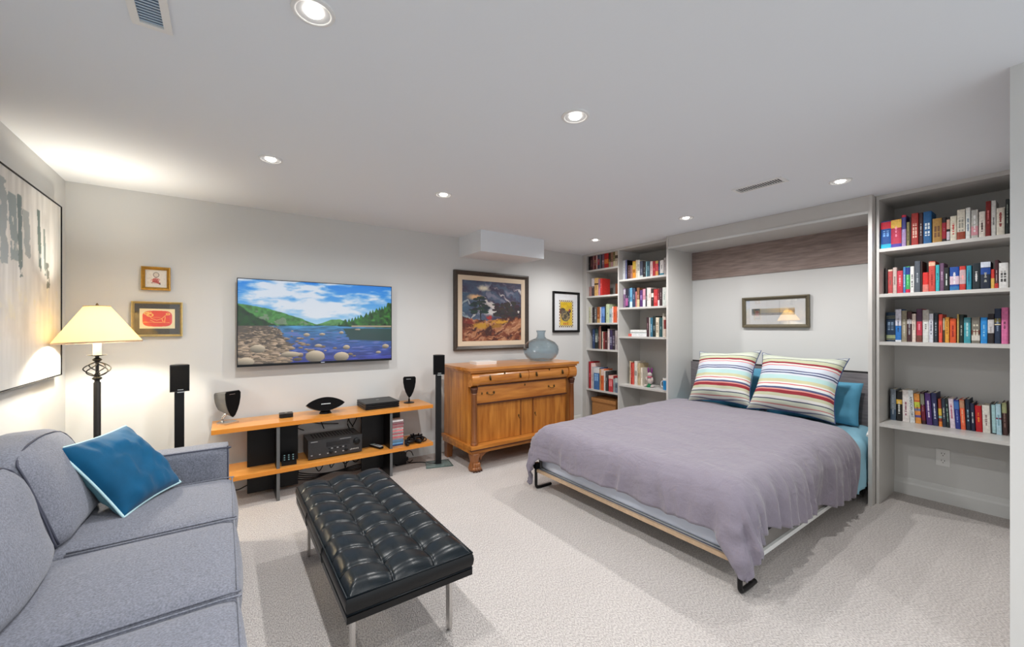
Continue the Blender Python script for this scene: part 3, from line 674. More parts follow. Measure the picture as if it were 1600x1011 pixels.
# stormy landscape
cv = Canvas(260, 215, (70, 84, 108)); U, V = cv.U, cv.V
n2 = fbm(260, 215, 12, 9, 62, 4); n3 = fbm(260, 215, 34, 26, 63, 3)
def swirl(seed, fx, fy, ang):
    g_ = np.random.RandomState(seed).rand(64, 64); a = U*math.cos(ang)+V*math.sin(ang)+.10*n2; b = -U*math.sin(ang)+V*math.cos(ang)+.12*(n2-.5)+.05*(n3-.5)
    x = (a*fx) % 60; y = ((b+2)*fy) % 60; xi = x.astype(int); yi = y.astype(int); p = x-xi; q_ = y-yi; p = p*p*(3-2*p); q_ = q_*q_*(3-2*q_)
    return (g_[yi, xi]*(1-p)+g_[yi, xi+1]*p)*(1-q_)+(g_[yi+1, xi]*(1-p)+g_[yi+1, xi+1]*p)*q_
w1 = swirl(1, 3, 10, -.5); w2 = swirl(2, 5, 18, -.45); w3 = swirl(3, 9, 34, -.4)
wv = .5*w1+.3*w2+.2*w3
cv.put(np.clip((wv-.42)*7, 0, 1)*.9, (60, 52, 76)); cv.put(np.clip((wv-.60)*9, 0, 1)*.95, (206, 200, 194)); cv.put(np.clip((.36-wv)*8, 0, 1)*.8, (132, 128, 146))
cv.put(np.clip(1-U*3.4, 0, 1)*.5*(V < .8), (62, 104, 126))
cv.put(np.clip(np.exp(-((U-.2)/.13)**2-((V-.73)/.05)**2)*1.6-.35+.6*(n3-.5), 0, 1), (222, 176, 128)); cv.put(np.clip(np.exp(-((U-.34)/.1)**2-((V-.88)/.05)**2)*1.5-.3+.8*(n3-.5), 0, 1), (216, 208, 186))
cv.put(np.clip(np.exp(-((U-.5)/.25)**2-((V-.5)/.07)**2)*1.5-.3+.8*(n3-.5), 0, 1), (206, 204, 202))
gr = np.interp(U, [0, .25, .5, .75, 1], [.40, .36, .36, .42, .47])+.05*(n3-.5)
g = V < gr; cv.put(g, (116, 60, 40)); k1 = swirl(4, 6, 22, .35); k2 = swirl(5, 16, 40, .3)
cv.put(g*np.clip((k1-.55)*6, 0, 1)*.8, (176, 122, 84)); cv.put(g*np.clip((.4-k1)*6, 0, 1)*.9, (58, 30, 28)); cv.put(g*np.clip((k2-.6)*6, 0, 1)*.7, (196, 150, 116)); cv.put(g*np.clip((.32-k2)*6, 0, 1)*.8, (72, 34, 24))
for cx_, cy_, rx, ry, c in ((.3, .27, .14, .06, (186, 140, 46)), (.62, .33, .16, .04, (200, 150, 50)), (.55, .26, .1, .04, (150, 106, 38)), (.1, .33, .1, .05, (120, 44, 36))):
    cv.put(g*np.clip(np.exp(-((U-cx_)/rx)**2-((V-cy_)/ry)**2)*2-.6+1.6*(n3-.5), 0, 1), c)
cv.put(np.clip(np.exp(-((U-.43)/.055)**2-((V-.4)/.04)**2)*2-.6+1.5*(n3-.5), 0, 1), (166, 50, 50))
def tree(cx, top, bot, wd, seed):
    r = np.random.RandomState(seed); cv.line(cx+.02, bot, cx-.005, top, .008, (34, 28, 30)); cv.line(cx+.01, bot+.08, cx+.08, bot+.2, .005, (34, 28, 30))
    for i in range(36):
        y = bot+.1+(top-bot-.08)*r.rand(); s = wd*(1-.5*(y-bot)/(top-bot)); x = cx+s*(r.rand()-.5)*2
        cv.ell(x, y, .03+.035*r.rand(), .012+.014*r.rand(), (26+20*r.rand(), 40+22*r.rand(), 46+10*r.rand()))
tree(.27, .72, .36, .18, 3); 
for cx_, tp in ((.62, .64), (.74, .58), (.83, .66), (.93, .62)):
    r = np.random.RandomState(int(cx_*100))
    for i in range(34): cv.ell(cx_+.11*(r.rand()-.5)*2, .42+(tp-.42)*r.rand(), .02+.03*r.rand(), .012+.02*r.rand(), (38+26*r.rand(), 32+18*r.rand(), 38+12*r.rand()))
picture('framed_painting', 'large brown-framed painting of a windswept tree under a stormy sky', 2.02, 3.03, 1.064, 1.944, .048, .035, M['brownframe'], cv, 2.126, 2.945, 1.154, 1.846, M['linen'], False, .055)
# small bird print in black frame
cv = Canvas(90, 120, (222, 186, 40)); U, V = cv.U, cv.V
cv.put(fbm(90, 120, 5, 7, 71) > .55, (206, 170, 40))
edge = (U < .09) | (U > .91) | (V < .07) | (V > .93)
cv.put(edge, (235, 228, 200)); cv.put(edge & (((U*14).astype(int)+(V*19).astype(int)) % 2 == 0), (92, 56, 40))
cv.ell(.45, .42, .32, .2, (60, 52, 44)); cv.ell(.25, .58, .22, .13, (78, 66, 54)); cv.ell(.74, .6, .1, .07, (70, 54, 40)); cv.ell(.7, .63, .05, .03, (200, 60, 40))
cv.put((((U-.45)/.32)**2+((V-.42)/.2)**2 < 1) & (fbm(90, 120, 14, 18, 72) > .55), (150, 130, 90))
cv.rect(.3, .7, .1, .17, (190, 60, 30)); cv.put((V > .1) & (V < .17) & (((U*16).astype(int)) % 2 == 0), (222, 186, 40))
picture('bird_print', 'small black-framed yellow print of a dark bird, beside the left bookcase', 3.44, 3.905, 1.254, 1.786, .028, .03, M['black'], cv, 3.55, 3.8, 1.32, 1.677, M['matboard'])
# little gold framed drawing
cv = Canvas(90, 80, (238, 230, 218)); U, V = cv.U, cv.V
cv.put(fbm(90, 80, 9, 8, 81) > .62, (230, 220, 206))
cv.ell(.5, .72, .12, .13, (226, 212, 196)); cv.put(np.abs(np.hypot((U-.5)/.13, (V-.72)/.14)-1) < .12, (120, 104, 92))
for x, y, rx, ry in ((.46, .4, .14, .14), (.4, .34, .09, .06), (.56, .3, .08, .08), (.64, .24, .05, .06)): cv.ell(x, y, rx, ry, (178, 58, 50))
cv.put((fbm(90, 80, 20, 18, 82) > .6) & (((U-.48)/.25)**2+((V-.36)/.2)**2 < 1), (214, 150, 140)); cv.ell(.68, .2, .03, .05, (50, 40, 40)); cv.line(.25, .24, .42, .3, .012, (120, 90, 84))
picture('gold_framed_drawing', 'tiny gold-framed drawing of a figure in red, uppermost of the pair near the lamp', -.49, -.328, 1.592, 1.762, .021, .026, M['gold'], cv, -.468, -.35, 1.614, 1.74, M['matboard'])
# red bird print
cv = Canvas(130, 90, (244, 226, 178)); U, V = cv.U, cv.V
q = (np.abs((U-.5)/.42)**4+np.abs((V-.5)/.4)**4); cv.put(q < 1, (226, 62, 34)); cv.put((q < 1)*np.clip((U-.6)*2, 0, 1)*(fbm(130, 90, 6, 5, 91) > .4), (220, 60, 84))
c_ = (246, 190, 96)
for a in [(.14, .8, .24, .72), (.24, .72, .34, .5), (.34, .5, .48, .42), (.48, .42, .62, .5), (.62, .5, .72, .66), (.72, .66, .82, .74), (.3, .42, .4, .34), (.1, .32, .84, .3), (.62, .5, .66, .34), (.72, .6, .7, .3), (.36, .56, .58, .56)]: cv.line(*a, .009, c_)
for a in [(.2, .76, .07, .06), (.29, .68, .08, .07), (.8, .74, .05, .05), (.26, .8, .06, .04)]:
    m_ = np.abs(np.hypot((U-a[0])/a[2], (V-a[1])/a[3])-1) < .28; cv.put(m_ & (q < 1), c_)
picture('red_bird_print', 'pale-gold framed red print of a bird outlined in cream, just right of the lampshade', -.542, -.257, 1.252, 1.508, .016, .026, M['palegold'], cv, -.5, -.303, 1.311, 1.456, M['darkmat'])
# abstract canvas on the left wall
cv = Canvas(220, 190, (196, 194, 190)); U, V = cv.U, cv.V
vs_ = fbm(220, 190, 40, 3, 101, 4); n4 = fbm(220, 190, 10, 7, 102, 4); n5 = fbm(220, 190, 36, 24, 103, 3)
cv.a *= (.9+.22*vs_)[..., None]; cv.put(np.clip((n4-.55)*4, 0, 1)*.5, (168, 166, 164)); cv.put(np.clip(1-V*2.2, 0, 1)*.6, (212, 212, 210))
cv.put(((V > .3) & (V < .5))*np.clip((n5-.6)*5, 0, 1)*.5, (206, 200, 176))  # faint gold patches: the floor lamp's glow painted into the canvas
for u_, a_, b_, c_, wd in [(.5, .62, .9, (128, 140, 142), .03), (.56, .55, .92, (96, 112, 114), .018), (.62, .66, .86, (150, 156, 156), .03), (.745, .62, .9, (84, 102, 98), .014), (.80, .6, .82, (110, 122, 118), .012), (.83, .53, .64, (96, 100, 92), .016), (.4, .6, .95, (140, 148, 150), .05), (.25, .5, .9, (120, 130, 130), .04)]:
    m_ = (np.abs(U-u_-.06*(.75-V)) < wd*(.4+1.2*n5)) & (V > a_-.06*n4) & (V < b_) & (vs_+n5 > .78); cv.put(m_*.9, c_)
picture('abstract_canvas', 'large abstract grey canvas in a thin black frame on the left wall', 2.28, 3.685, 1.022, 2.073, .008, .042, M['black'], cv, 2.289, 3.676, 1.031, 2.064, M['matboard'], False, wall='left', rec=.9)
# seascape strip above the bed
cv = Canvas(200, 60, (120, 132, 140)); U, V = cv.U, cv.V
cv.put((V > .35)*np.clip(U*1.5-.1, 0, 1), (206, 178, 134)); cv.put((V < .35), (112, 120, 130)); cv.put((V < .35)*(fbm(200, 60, 16, 14, 111) > .5), (150, 150, 152)); cv.put((U < .2) & (V > .3), (56, 70, 78)); cv.put((U > .86) & (V > .35), (150, 118, 84)); cv.put((V > .75)*np.clip(U, 0, 1)*.6, (228, 206, 170))
picture('landscape_strip_print', 'wide pewter-framed print with a long seascape strip, above the pillows', 1.435, 2.021, 1.318, 1.622, .032, .028, M['bronze'], cv, 1.555, 1.935, 1.44, 1.505, M['matboard'], wall=4.37)
# ---------------------------------------------------------------- built-in bookcases and bed cabinet
XS, XBk = 3.98, 4.392
lb = thing('bookcase', 'pale grey built-in two-bay bookcase between the sideboard wall and the bed', 'bookcase', (4.2, 3.2, 0))
obj('filler_strip', box(XS+.005, XS+.03, 3.888, YB-.0005, 0, ZC-.001), M['cab'], lb)
for y0, y1 in ((3.868, 3.887), (3.316, 3.334), (2.603, 2.622)): obj('side_panel', box(XS, XBk, y0, y1, 0, ZC-.001), M['cab'], lb)
obj('top_panel', box(XS, XBk, 3.334, 3.868, 2.272, ZC-.001), M['cab'], lb); obj('top_panel', box(XS, XBk, 2.622, 3.316, 2.272, ZC-.001), M['cab'], lb)
obj('back_panel', box(XBk, XR-.0005, 2.604, 3.887, 0, ZC-.001), M['cabback'], lb)
for z in (2.083, 1.736, 1.379, 1.034, .499): obj('shelf', box(XS+.003, XBk, 3.3345, 3.8675, z-.022, z), M['cab'], lb)
for z in (1.906, 1.561, 1.209, .616): obj('shelf', box(XS+.003, XBk, 2.6225, 3.3155, z-.022, z), M['cab'], lb)
for y0, y1 in ((3.3345, 3.8675), (2.6225, 3.3155)): obj('bottom_panel', box(XS+.003, XBk, y0, y1, 0, .07), M['cab'], lb)
rb = thing('bookcase', 'pale grey built-in open bookcase at the right, with a bare skirting below', 'bookcase', (4.2, .52, 0))
obj('side_panel', box(XS, XR-.0005, .874, .891, 0, ZC-.001), M['cab'], rb); obj('side_panel', box(XS, XR-.017, .158, .175, 0, ZC-.001), M['cab'], rb)
obj('top_panel', box(XS, XR-.0005, .175, .874, 2.272, ZC-.001), M['cab'], rb)
for z in (1.904, 1.568, 1.2125, .605): obj('shelf', box(XS+.003, XR-.0005, .1755, .8735, z-.024, z), M['cab'], rb)
bc = thing('bed_cabinet', 'white fold-down bed cabinet with a grey wood band, built around the bed head', 'cabinet', (4.2, 1.75, 0))
for y0, y1 in ((2.578, 2.6), (.8945, .917)): obj('side_panel', box(3.895, XBk, y0, y1, 0, ZC-.001), M['cab'], bc)
obj('fascia', box(3.9, 3.92, .917, 2.578, 2.186, ZC-.001), M['cab'], bc); obj('fascia_lip', box(3.893, 3.914, .917, 2.578, 2.166, 2.184), M['trim'], bc)
obj('canopy_panel', box(3.92, 4.37, .917, 2.578, 2.166, 2.186), M['cab'], bc)
obj('back_panel', box(4.37, 4.385, .917, 2.578, .95, 2.166), M['wall'], bc)
obj('wood_band', box(4.356, 4.3695, .9175, 2.5775, 1.855, 2.1655), M['greywood'], bc)
obj('headboard', box(4.335, 4.36, .9175, 2.5775, .50, .935), M['headwood'], bc)
obj('gap_shade_panel', box(4.37, 4.385, .917, 2.578, .06, .95), M['dark'], bc)  # dark panel standing in for the shaded gap below the headboard
obj('lift_arm', tube([(3.96, .935, .50), (4.2, .935, .62)], .011, smooth=False), M['white'], bc, smooth=True)

# books
def ordinal(n):
    W = 'first second third fourth fifth sixth seventh eighth ninth tenth eleventh twelfth thirteenth fourteenth fifteenth sixteenth seventeenth eighteenth nineteenth twentieth'.split()
    return W[n-1] if n <= 20 else {21: 'twenty-first', 22: 'twenty-second', 23: 'twenty-third'}[n]
ROWN = {'R1': 'top shelf of right bookcase', 'R2': 'second shelf of right bookcase', 'R3': 'third shelf of right bookcase', 'R4': 'lowest shelf of right bookcase',
        'A1': 'top shelf, left bookcase narrow bay', 'A2': 'second shelf, left bookcase narrow bay', 'A3': 'third shelf, left bookcase narrow bay', 'A4': 'fourth shelf, left bookcase narrow bay', 'A5': 'fifth shelf, left bookcase narrow bay',
        'B1': 'top shelf, left bookcase wide bay', 'B2': 'second shelf, left bookcase wide bay', 'B3': 'third shelf, left bookcase wide bay', 'B4': 'lowest shelf, left bookcase wide bay'}
LIM = {'R': (.1765, .8725), 'A': (3.336, 3.866), 'B': (2.6235, 3.3145)}
def lettering(t_, h, rnd, z0, z1, fill):
    """illegible title marks: little raised strokes running along the spine"""
    bm = bmesh.new(); z = h*z0; lines = 1 if t_ < .034 or rnd.random() < .5 else 2; z += h*rnd.uniform(0, .15); z1 -= rnd.uniform(0, .25)
    while z < h*z1:
        L = rnd.uniform(.003, .008)
        if rnd.random() < .8:
            for q_ in range(lines):
                c = 0 if lines == 1 else (q_-.5)*t_*.36
                wd = min(t_*.17, .006)*rnd.uniform(.5, 1) if lines == 1 else t_*.12
                box(-.0009, .0005, c-wd, c+wd, z, z+L*fill, bm)
        z += L
    return bm
def font_mesh(txt, size, mtx):
    cu = bpy.data.curves.new('t', 'FONT'); cu.body = txt; cu.size = size; cu.extrude = .0004; cu.align_x = 'CENTER'; cu.align_y = 'CENTER'; cu.resolution_u = 2
    o = bpy.data.objects.new('t', cu); me = bpy.data.meshes.new_from_object(o); bm = bmesh.new(); bm.from_mesh(me); bm.transform(mtx)
    bpy.data.objects.remove(o); bpy.data.meshes.remove(me); bpy.data.curves.remove(cu); return bm
rb_ = random.Random(11)
for key, (z, xs, dep, es) in BOOKS.items():
    lo_, hi_ = LIM[key[0]]; prev = hi_
    for i, (yc, tk, h, col, desc, bands, ink, lean) in enumerate(es):
        y1 = min(yc+tk/2, prev-.0004); y0 = max(yc-tk/2, lo_)
        if y1-y0 < .004: y0 = y1-.005
        prev = y0; yc = (y0+y1)/2; tk = y1-y0
        ph = math.radians(lean); dz = tk/2*math.sin(abs(ph))
        wd = 'book, %s from left on %s' % (ordinal(i+1), ROWN[key])
        t = thing('book', desc+' '+wd, 'book', (xs+rb_.uniform(0, .006), yc, z+dz+.0003), 'books on the '+ROWN[key].replace(',', ' of the') if ',' in ROWN[key] else 'books on the '+ROWN[key], (ph, 0, 0) if ph else None)
        a = tk/2; c = min(.003, tk*.18); r = min(.004, tk*.25)
        d_ = dep*(.85+.15*h/.24) if h < .25 else dep*1.1
        bm = prism([(r*.6, -a), (d_, -a), (d_, -a+c), (c+r, -a+c), (c+r, a-c), (d_, a-c), (d_, a), (r*.6, a), (0, a*.6), (0, -a*.6)], 0, h, 'z')
        obj('cover', bm, M['book'], t, local=True, color=col)
        obj('pages', box(c+r, d_-.004, -a+c+.0001, a-c-.0001, .003, h-.004), M['paper'], t, local=True)
        for f0, f1, bc_ in bands:
            bm = prism([(r*.6-.0006, -a-.0004), (.012, -a-.0004), (.012, a+.0004), (r*.6-.0006, a+.0004), (-.0006, a*.6), (-.0006, -a*.6)], h*f0, h*min(f1, .998), 'z')
            obj('spine_band', bm, M['book'], t, local=True, color=bc_)
        if isinstance(ink, str):
            mtx = Matrix.Translation((-.0005, 0, h*.48)) @ Matrix(((0, 0, -1), (0, -1, 0), (-1, 0, 0))).to_4x4()
            obj('title', font_mesh(ink, .021, mtx), M['ink'], t, local=True, color=(50, 52, 62), label='dark title lettering')
        elif ink:
            obj('spine_lettering', lettering(tk, h, rb_, .18, .85, .85), M['ink'], t, local=True, color=ink, kind='stuff')
        elif tk > .016 and h > .15:
            lum = sum(col)/3; k_ = [x*.45 for x in col] if lum > 110 else [min(255, x+110) for x in col]
            obj('spine_lettering', lettering(tk, h, rb_, .3, .75, .7), M['ink'], t, local=True, color=k_, kind='stuff')
# books lying flat, cream and white
for k, (x0, x1, y0, y1, z0, z1, col, d_) in enumerate([(4.05, 4.24, 2.965, 3.228, 1.209, 1.242, (222, 222, 224), 'white book lying flat, bottom of the pile of three in wide bay'),
        (4.055, 4.24, 2.962, 3.20, 1.2425, 1.262, (206, 212, 212), 'pale grey book lying flat, middle of the pile of three in wide bay'),
        (4.05, 4.235, 2.968, 3.196, 1.2625, 1.289, (232, 234, 232), 'white book lying flat, top of the pile of three in wide bay')]):
    t = thing('book', d_, 'book', ((x0+x1)/2, (y0+y1)/2, z0), 'books lying flat in the wide bay')
    obj('cover', prism([(x0, z0), (x1, z0), (x1, z0+.003), (x0+.006, z0+.003), (x0+.006, z1-.003), (x1, z1-.003), (x1, z1), (x0, z1)], y0, y1, 'y'), M['book'], t, color=col)
    obj('pages', box(x0+.006, x1-.004, y0+.003, y1-.003, z0+.003, z1-.003), M['paper'], t)
    if k == 0: obj('spine_band', box(x0-.0006, x0+.01, y1-.05, y1+.0005, z0+.0005, z1+.0003), M['book'], t, color=(205, 95, 85))
# red covers details are parts of the book itself; box under the narrow bay
t = thing('storage_box', 'tan cardboard storage box in the lowest compartment of the narrow bay', 'box', (4.14, 3.6, .07))
obj('box_body', box(4.02, 4.28, 3.40, 3.80, .0705, .34), M['wicker'], t, bevel=.006); obj('lid', box(4.012, 4.288, 3.392, 3.808, .34, .385), M['wicker'], t, bevel=.006)
t = thing('blue_mug', 'bright blue mug with a white rim at the right end of the wide bay shelf', 'mug', (4.06, 2.705, .616))
obj('mug_body', lathe(4.06, 2.705, [(.036, .6165), (.04, .625), (.041, .725), (.037, .725), (.035, .63), (0, .628)], 24, cap=False), mat('bright blue glaze', (20, 140, 210), .3), t, smooth=True)
obj('mug_rim', lathe(4.06, 2.705, [(.0414, .722), (.0418, .748), (.037, .749), (.036, .722)], 24, cap=False), M['white'], t, smooth=True)
obj('mug_handle', tube([(4.06, 2.743, .64), (4.06, 2.772, .655), (4.06, 2.772, .7), (4.06, 2.743, .712)], .006), M['white'], t, smooth=True)
# toy rabbit
px_, py_ = 4.09, 2.945; zb = .616
t = thing('toy_rabbit', 'small toy rabbit with upright purple ears beside the wide bay books', 'toy', (px_, py_, zb))
tp, tg, tw, tr = mat('purple felt', (120, 40, 110), .8), mat('green felt', (20, 110, 70), .8), mat('grey plush', (196, 184, 180), .9), mat('pink scarf', (196, 80, 110), .8)
bm = ellipsoid((px_, py_, zb+.075), (.03, .033, .05)); obj('body', bm, tw, t, smooth='all')
obj('head', ellipsoid((px_-.005, py_, zb+.145), (.027, .03, .028)), tw, t, smooth='all')
for s in (-1, 1):
    obj('ear', ellipsoid((px_, py_+s*.022, zb+.195), (.009, .013, .035)), tp, t, smooth='all'); obj('foot', ellipsoid((px_-.02, py_+s*.045, zb+.0145), (.03, .018, .014)), tw, t, smooth='all'); obj('arm', ellipsoid((px_-.012, py_+s*.038, zb+.09), (.012, .012, .03)), tw, t, smooth='all')
obj('scarf', lathe(px_-.003, py_, [(.024, zb+.112), (.033, zb+.118), (.024, zb+.126)], 16), tr, t, smooth='all')
obj('base', lathe(px_-.015, py_, [(.03, zb+.0003), (.03, zb+.01), (.015, zb+.04)], 16), tg, t, smooth=True)

# ---------------------------------------------------------------- bed
t = thing('fold_down_bed', 'fold-down bed frame with white underside board and black bent legs', 'bed', (3.0, 1.77, 0))
obj('base_board', box(2.085, 3.96, .948, 2.588, .142, .166), M['trim'], t)
obj('foot_edge', box(2.07, 2.085, .948, 2.588, .142, .166), M['tan'], t, label='raw tan board edge')
for y0, y1 in ((.962, .978), (2.558, 2.574)): obj('side_rail', box(2.1, 4.3, y0, y1, .1665, .245), mat('grey rail', (112, 108, 104), .5), t)
obj('foot_rail', box(2.087, 2.093, .98, 2.556, .1662, .171), mat('grey blue rail', (96, 98, 112), .6), t)
for y in (.975, 2.577):
    bm = tube([(2.072, y, .21), (2.072, y, .06), (2.078, y, .024), (2.105, y, .0125), (2.23, y, .0125)], .0125, 10, k=4); obj('leg', bm, M['black'], t, smooth=True)
    obj('leg_bracket', box(2.0595, 2.1, y-.016, y+.016, .167, .215), M['black'], t)
def soft_box(x0, x1, y0, y1, z0, z1, r, n=5, bulge=0., bm=None):
    bm = bm or bmesh.new(); bmesh.ops.create_cube(bm, size=2)
    bmesh.ops.subdivide_edges(bm, edges=bm.edges[:], cuts=11, use_grid_fill=True)
    hx, hy, hz = (x1-x0)/2, (y1-y0)/2, (z1-z0)/2; c = Vector(((x0+x1)/2, (y0+y1)/2, (z0+z1)/2))
    for v in bm.verts:
        p = v.co.copy(); s = Vector((p.x*hx, p.y*hy, p.z*hz))
        q = Vector((max(-hx+r, min(hx-r, s.x)), max(-hy+r, min(hy-r, s.y)), max(-hz+r, min(hz-r, s.z))))
        # sharpen sampling towards the rim
        d = s-q
        if d.length > 1e-6: s = q+d.normalized()*r
        k = (1-p.x**2)*(1-p.y**2) if abs(p.z) > .5 else 0
        s.z += math.copysign(bulge*k, p.z) if abs(p.z) > .99 else 0
        v.co = c+s
    return bm
t = thing('mattress', 'white mattress on the fold-down bed, showing below the duvet hem', 'mattress', (3.1, 1.77, .167))
obj('mattress_body', soft_box(2.096, 4.33, .99, 2.546, .1675, .46, .03), M['mattress'], t, smooth='all')
def drape(x1a, x1b, foot, side, zt, xin, yin0, yin1, r, nx, ny, crown, fold, seed, grow=(1., 0.), dmax=9.):
    """a cloth lying on the mattress and hanging over its foot and both long sides; its head edge runs from x1b (right) to x1a (left)"""
    N = lambda a, b, c: mnoise.noise(Vector((a, b, c)))
    Wd = yin1-yin0; P = np.zeros((nx, ny, 3))
    for i in range(nx):
        for j in range(ny):
            tt = -side+(Wd+2*side)*j/(ny-1); ft = min(1, max(0, (tt+side)/(Wd+2*side)))
            L = x1b+(x1a-x1b)*ft-xin
            s = -foot+(L+foot)*i/(nx-1)
            dx = max(0., -s); dy = max(0., -tt, tt-Wd); sg = -1 if tt < 0 else 1
            bx = xin+max(s, 0); by = yin0+min(max(tt, 0), Wd)
            dy *= grow[0]+grow[1]*max(0, s)
            d = (dx**1.3+dy**1.3)**(1/1.3)
            along = tt if dx > dy else s
            d2 = d*(1+.05*N(along*7, seed, 2.)+.05*N(along*2.3, seed, 6.))
            dm = dmax+(.09 if sg > 0 and tt > Wd*.5 else 0)
            if d2 > dm-.06: d2 = dm-.06+.06*math.tanh((d2-dm+.06)/.06)
            if d2 < r*PI/2: out, drop = r*math.sin(d2/r), r*(1-math.cos(d2/r))
            else: out, drop = r, r+(d2-r*PI/2)
            h_ = math.hypot(dx, dy); ux, uy = (dx/h_, dy/h_*sg) if h_ > 1e-6 else (0, 0)
            hang = max(0, min(1, (d2-r*.5)/.28)); ang = math.atan2(dy, dx+1e-9) if h_ > 1e-6 else 0
            q = along*8.5+ang*2.2
            rdg = 1-abs(2*N(q+.6*N(along*3, d*3, seed), d*1.2, seed+1))*2
            pleat = fold*hang*(.75*rdg+.5*N(q*2.3, d*2, seed+3)-.2)*(1 if dx < dy else .55)
            out += pleat+.015*hang+.05*hang*abs(2*ux*uy)+.02*abs(2*ux*uy)*hang*N(d*14, ang*5, seed)
            cy = 1-abs(2*ft-1)**3.2; cx = min(1, max(0, s/1.1))
            z = zt+crown*(.3+.7*cx)*cy-drop
            wz = .012*N(s*1.9+seed, tt*1.9, 0)+.007*N(s*5, tt*4, seed)
            q2 = (s*.8-tt)*9; wz += .006*(1-2*abs(N(q2, (s+tt)*1.6, seed+5)))*(.25+.75*min(1, max(0, 1-s/.8)+max(0, 1-tt/.5)))
            z += wz*(1-hang*.5)
            yy = by+out*uy
            if bx-out*ux > 3.85: yy = min(max(yy, .925), 2.568)
            P[i, j] = (bx-out*ux, yy, max(z, .014))
    return grid_mesh(P)
def cloth(name, data, m, parent, thick):
    o = obj(name, data, m, parent, smooth='all'); md = o.modifiers.new('thickness', 'SOLIDIFY'); md.thickness = thick; md.offset = -1; return o
t = thing('duvet', 'mauve grey cotton duvet spread over the bed, hanging down at the foot corners', 'duvet', (3.0, 1.77, .5))
cloth('duvet_cover', drape(3.98, 3.70, .335, .40, .512, 2.175, 1.075, 2.47, .145, 130, 180, .075, .034, 3.3, (.80, .235), .50), M['duvet'], t, .012)
t = thing('bed_sheet', 'aqua blue sheet hanging over the right side at the bed head', 'sheet', (4.1, 1.77, .47))
cloth('sheet_cloth', drape(4.30, 4.30, .0, .40, .487, 3.50, 1.055, 2.485, .11, 40, 120, .03, .02, 8.1, (1.05, 0.)), M['sheetblue'], t, .004)

def pillow_bm(w_, h_, t_, pinch=.07, n=26, seed=0, wr=.012, p=2.6):
    """a stuffed square pillow in its own x (width) y (height) plane, thickness along z"""
    vs_, fs = [], []
    for side in (1, -1):
        for i in range(n+1):
            for j in range(n+1):
                u = -1+2*i/n; v = -1+2*j/n
                u = math.copysign(abs(u)**.8, u); v = math.copysign(abs(v)**.8, v)
                k = ((1-abs(u)**p)*(1-abs(v)**p)); k = max(k, 0)**.5
                x = w_/2*u*(1-pinch*(1-v*v)*abs(u)); y = h_/2*v*(1-pinch*(1-u*u)*abs(v))
                ns = mnoise.noise(Vector((u*2.2+seed, v*2.2, side*3.)))+.6*mnoise.noise(Vector((u*5+seed, v*4, side*5.)))
                vs_.append((x, y, side*(t_/2*k+.002)+wr*ns*k))
    m1 = (n+1)**2
    for s in range(2):
        for i in range(n):
            for j in range(n):
                a = s*m1+i*(n+1)+j; q_ = [a, a+n+1, a+n+2, a+1]; fs.append(q_ if s == 0 else q_[::-1])
    rim = [i*(n+1) for i in range(n+1)]+[n*(n+1)+j for j in range(1, n+1)]+[i*(n+1)+n for i in range(n-1, -1, -1)]+[j for j in range(n-1, 0, -1)]
    for a, b in zip(rim, rim[1:]+rim[:1]): fs.append([b, a, a+m1, b+m1])
    return (vs_, [], fs), [vs_[i] for i in rim]
def frame_rot(o, u, v):
    u = Vector(u).normalized(); v = Vector(v); v = (v-u*v.dot(u)).normalized(); n = u.cross(v)
    return Matrix((( u.x, v.x, n.x, o[0]), (u.y, v.y, n.y, o[1]), (u.z, v.z, n.z, o[2]), (0, 0, 0, 1)))
def stripes_mat():
    m = mat('striped cotton', (214, 212, 196), .9, bump=.12, bscale=300); nt = m.node_tree; b = nt.nodes['Principled BSDF']
    tc = nt.nodes.new('ShaderNodeTexCoord'); sp = nt.nodes.new('ShaderNodeSeparateXYZ'); nt.links.new(tc.outputs['Object'], sp.inputs[0])
    mr = nt.nodes.new('ShaderNodeMapRange'); mr.inputs[1].default_value = -.27; mr.inputs[2].default_value = .27; nt.links.new(sp.outputs['Y'], mr.inputs[0])
    seq = [((186, 190, 178), 2.2), ((96, 100, 120), .6), ((200, 204, 198), 1.4), ((176, 120, 116), .7), ((184, 190, 172), 2.6), ((66, 68, 92), .8), ((206, 206, 202), 2), ((190, 190, 160), 2.5), ((146, 44, 54), 2.6), ((214, 150, 140), 1), ((78, 82, 116), 1.6), ((214, 222, 226), 1.2), ((226, 222, 214), 1), ((196, 90, 96), .9), ((222, 224, 218), 1.2), ((198, 196, 158), 2.6), ((178, 210, 208), 3.6), ((204, 210, 218), 1.6), ((66, 72, 108), 1), ((206, 214, 230), 1), ((80, 84, 118), .9), ((200, 206, 216), 4), ((206, 120, 126), .7), ((214, 214, 206), 1.4), ((140, 40, 54), 1.8), ((186, 190, 160), 3), ((96, 96, 110), .6), ((200, 205, 190), 2.4), ((184, 190, 174), 2.4), ((92, 96, 116), .6), ((200, 204, 200), 1.6)]
    tot = sum(a for _, a in seq); x = 0; prev = None
    # several ramps because one holds 32 colours
    r = nt.nodes.new('ShaderNodeValToRGB'); r.color_ramp.interpolation = 'CONSTANT'; nt.links.new(mr.outputs[0], r.inputs[0])
    for i, (c, a) in enumerate(seq):
        e = r.color_ramp.elements[0] if i == 0 else (r.color_ramp.elements[1] if i == 1 else r.color_ramp.elements.new(x/tot))
        e.position = x/tot; e.color = (*lin(c), 1); x += a
    nt.links.new(r.outputs[0], b.inputs['Base Color']); return m
M['stripes'] = stripes_mat()
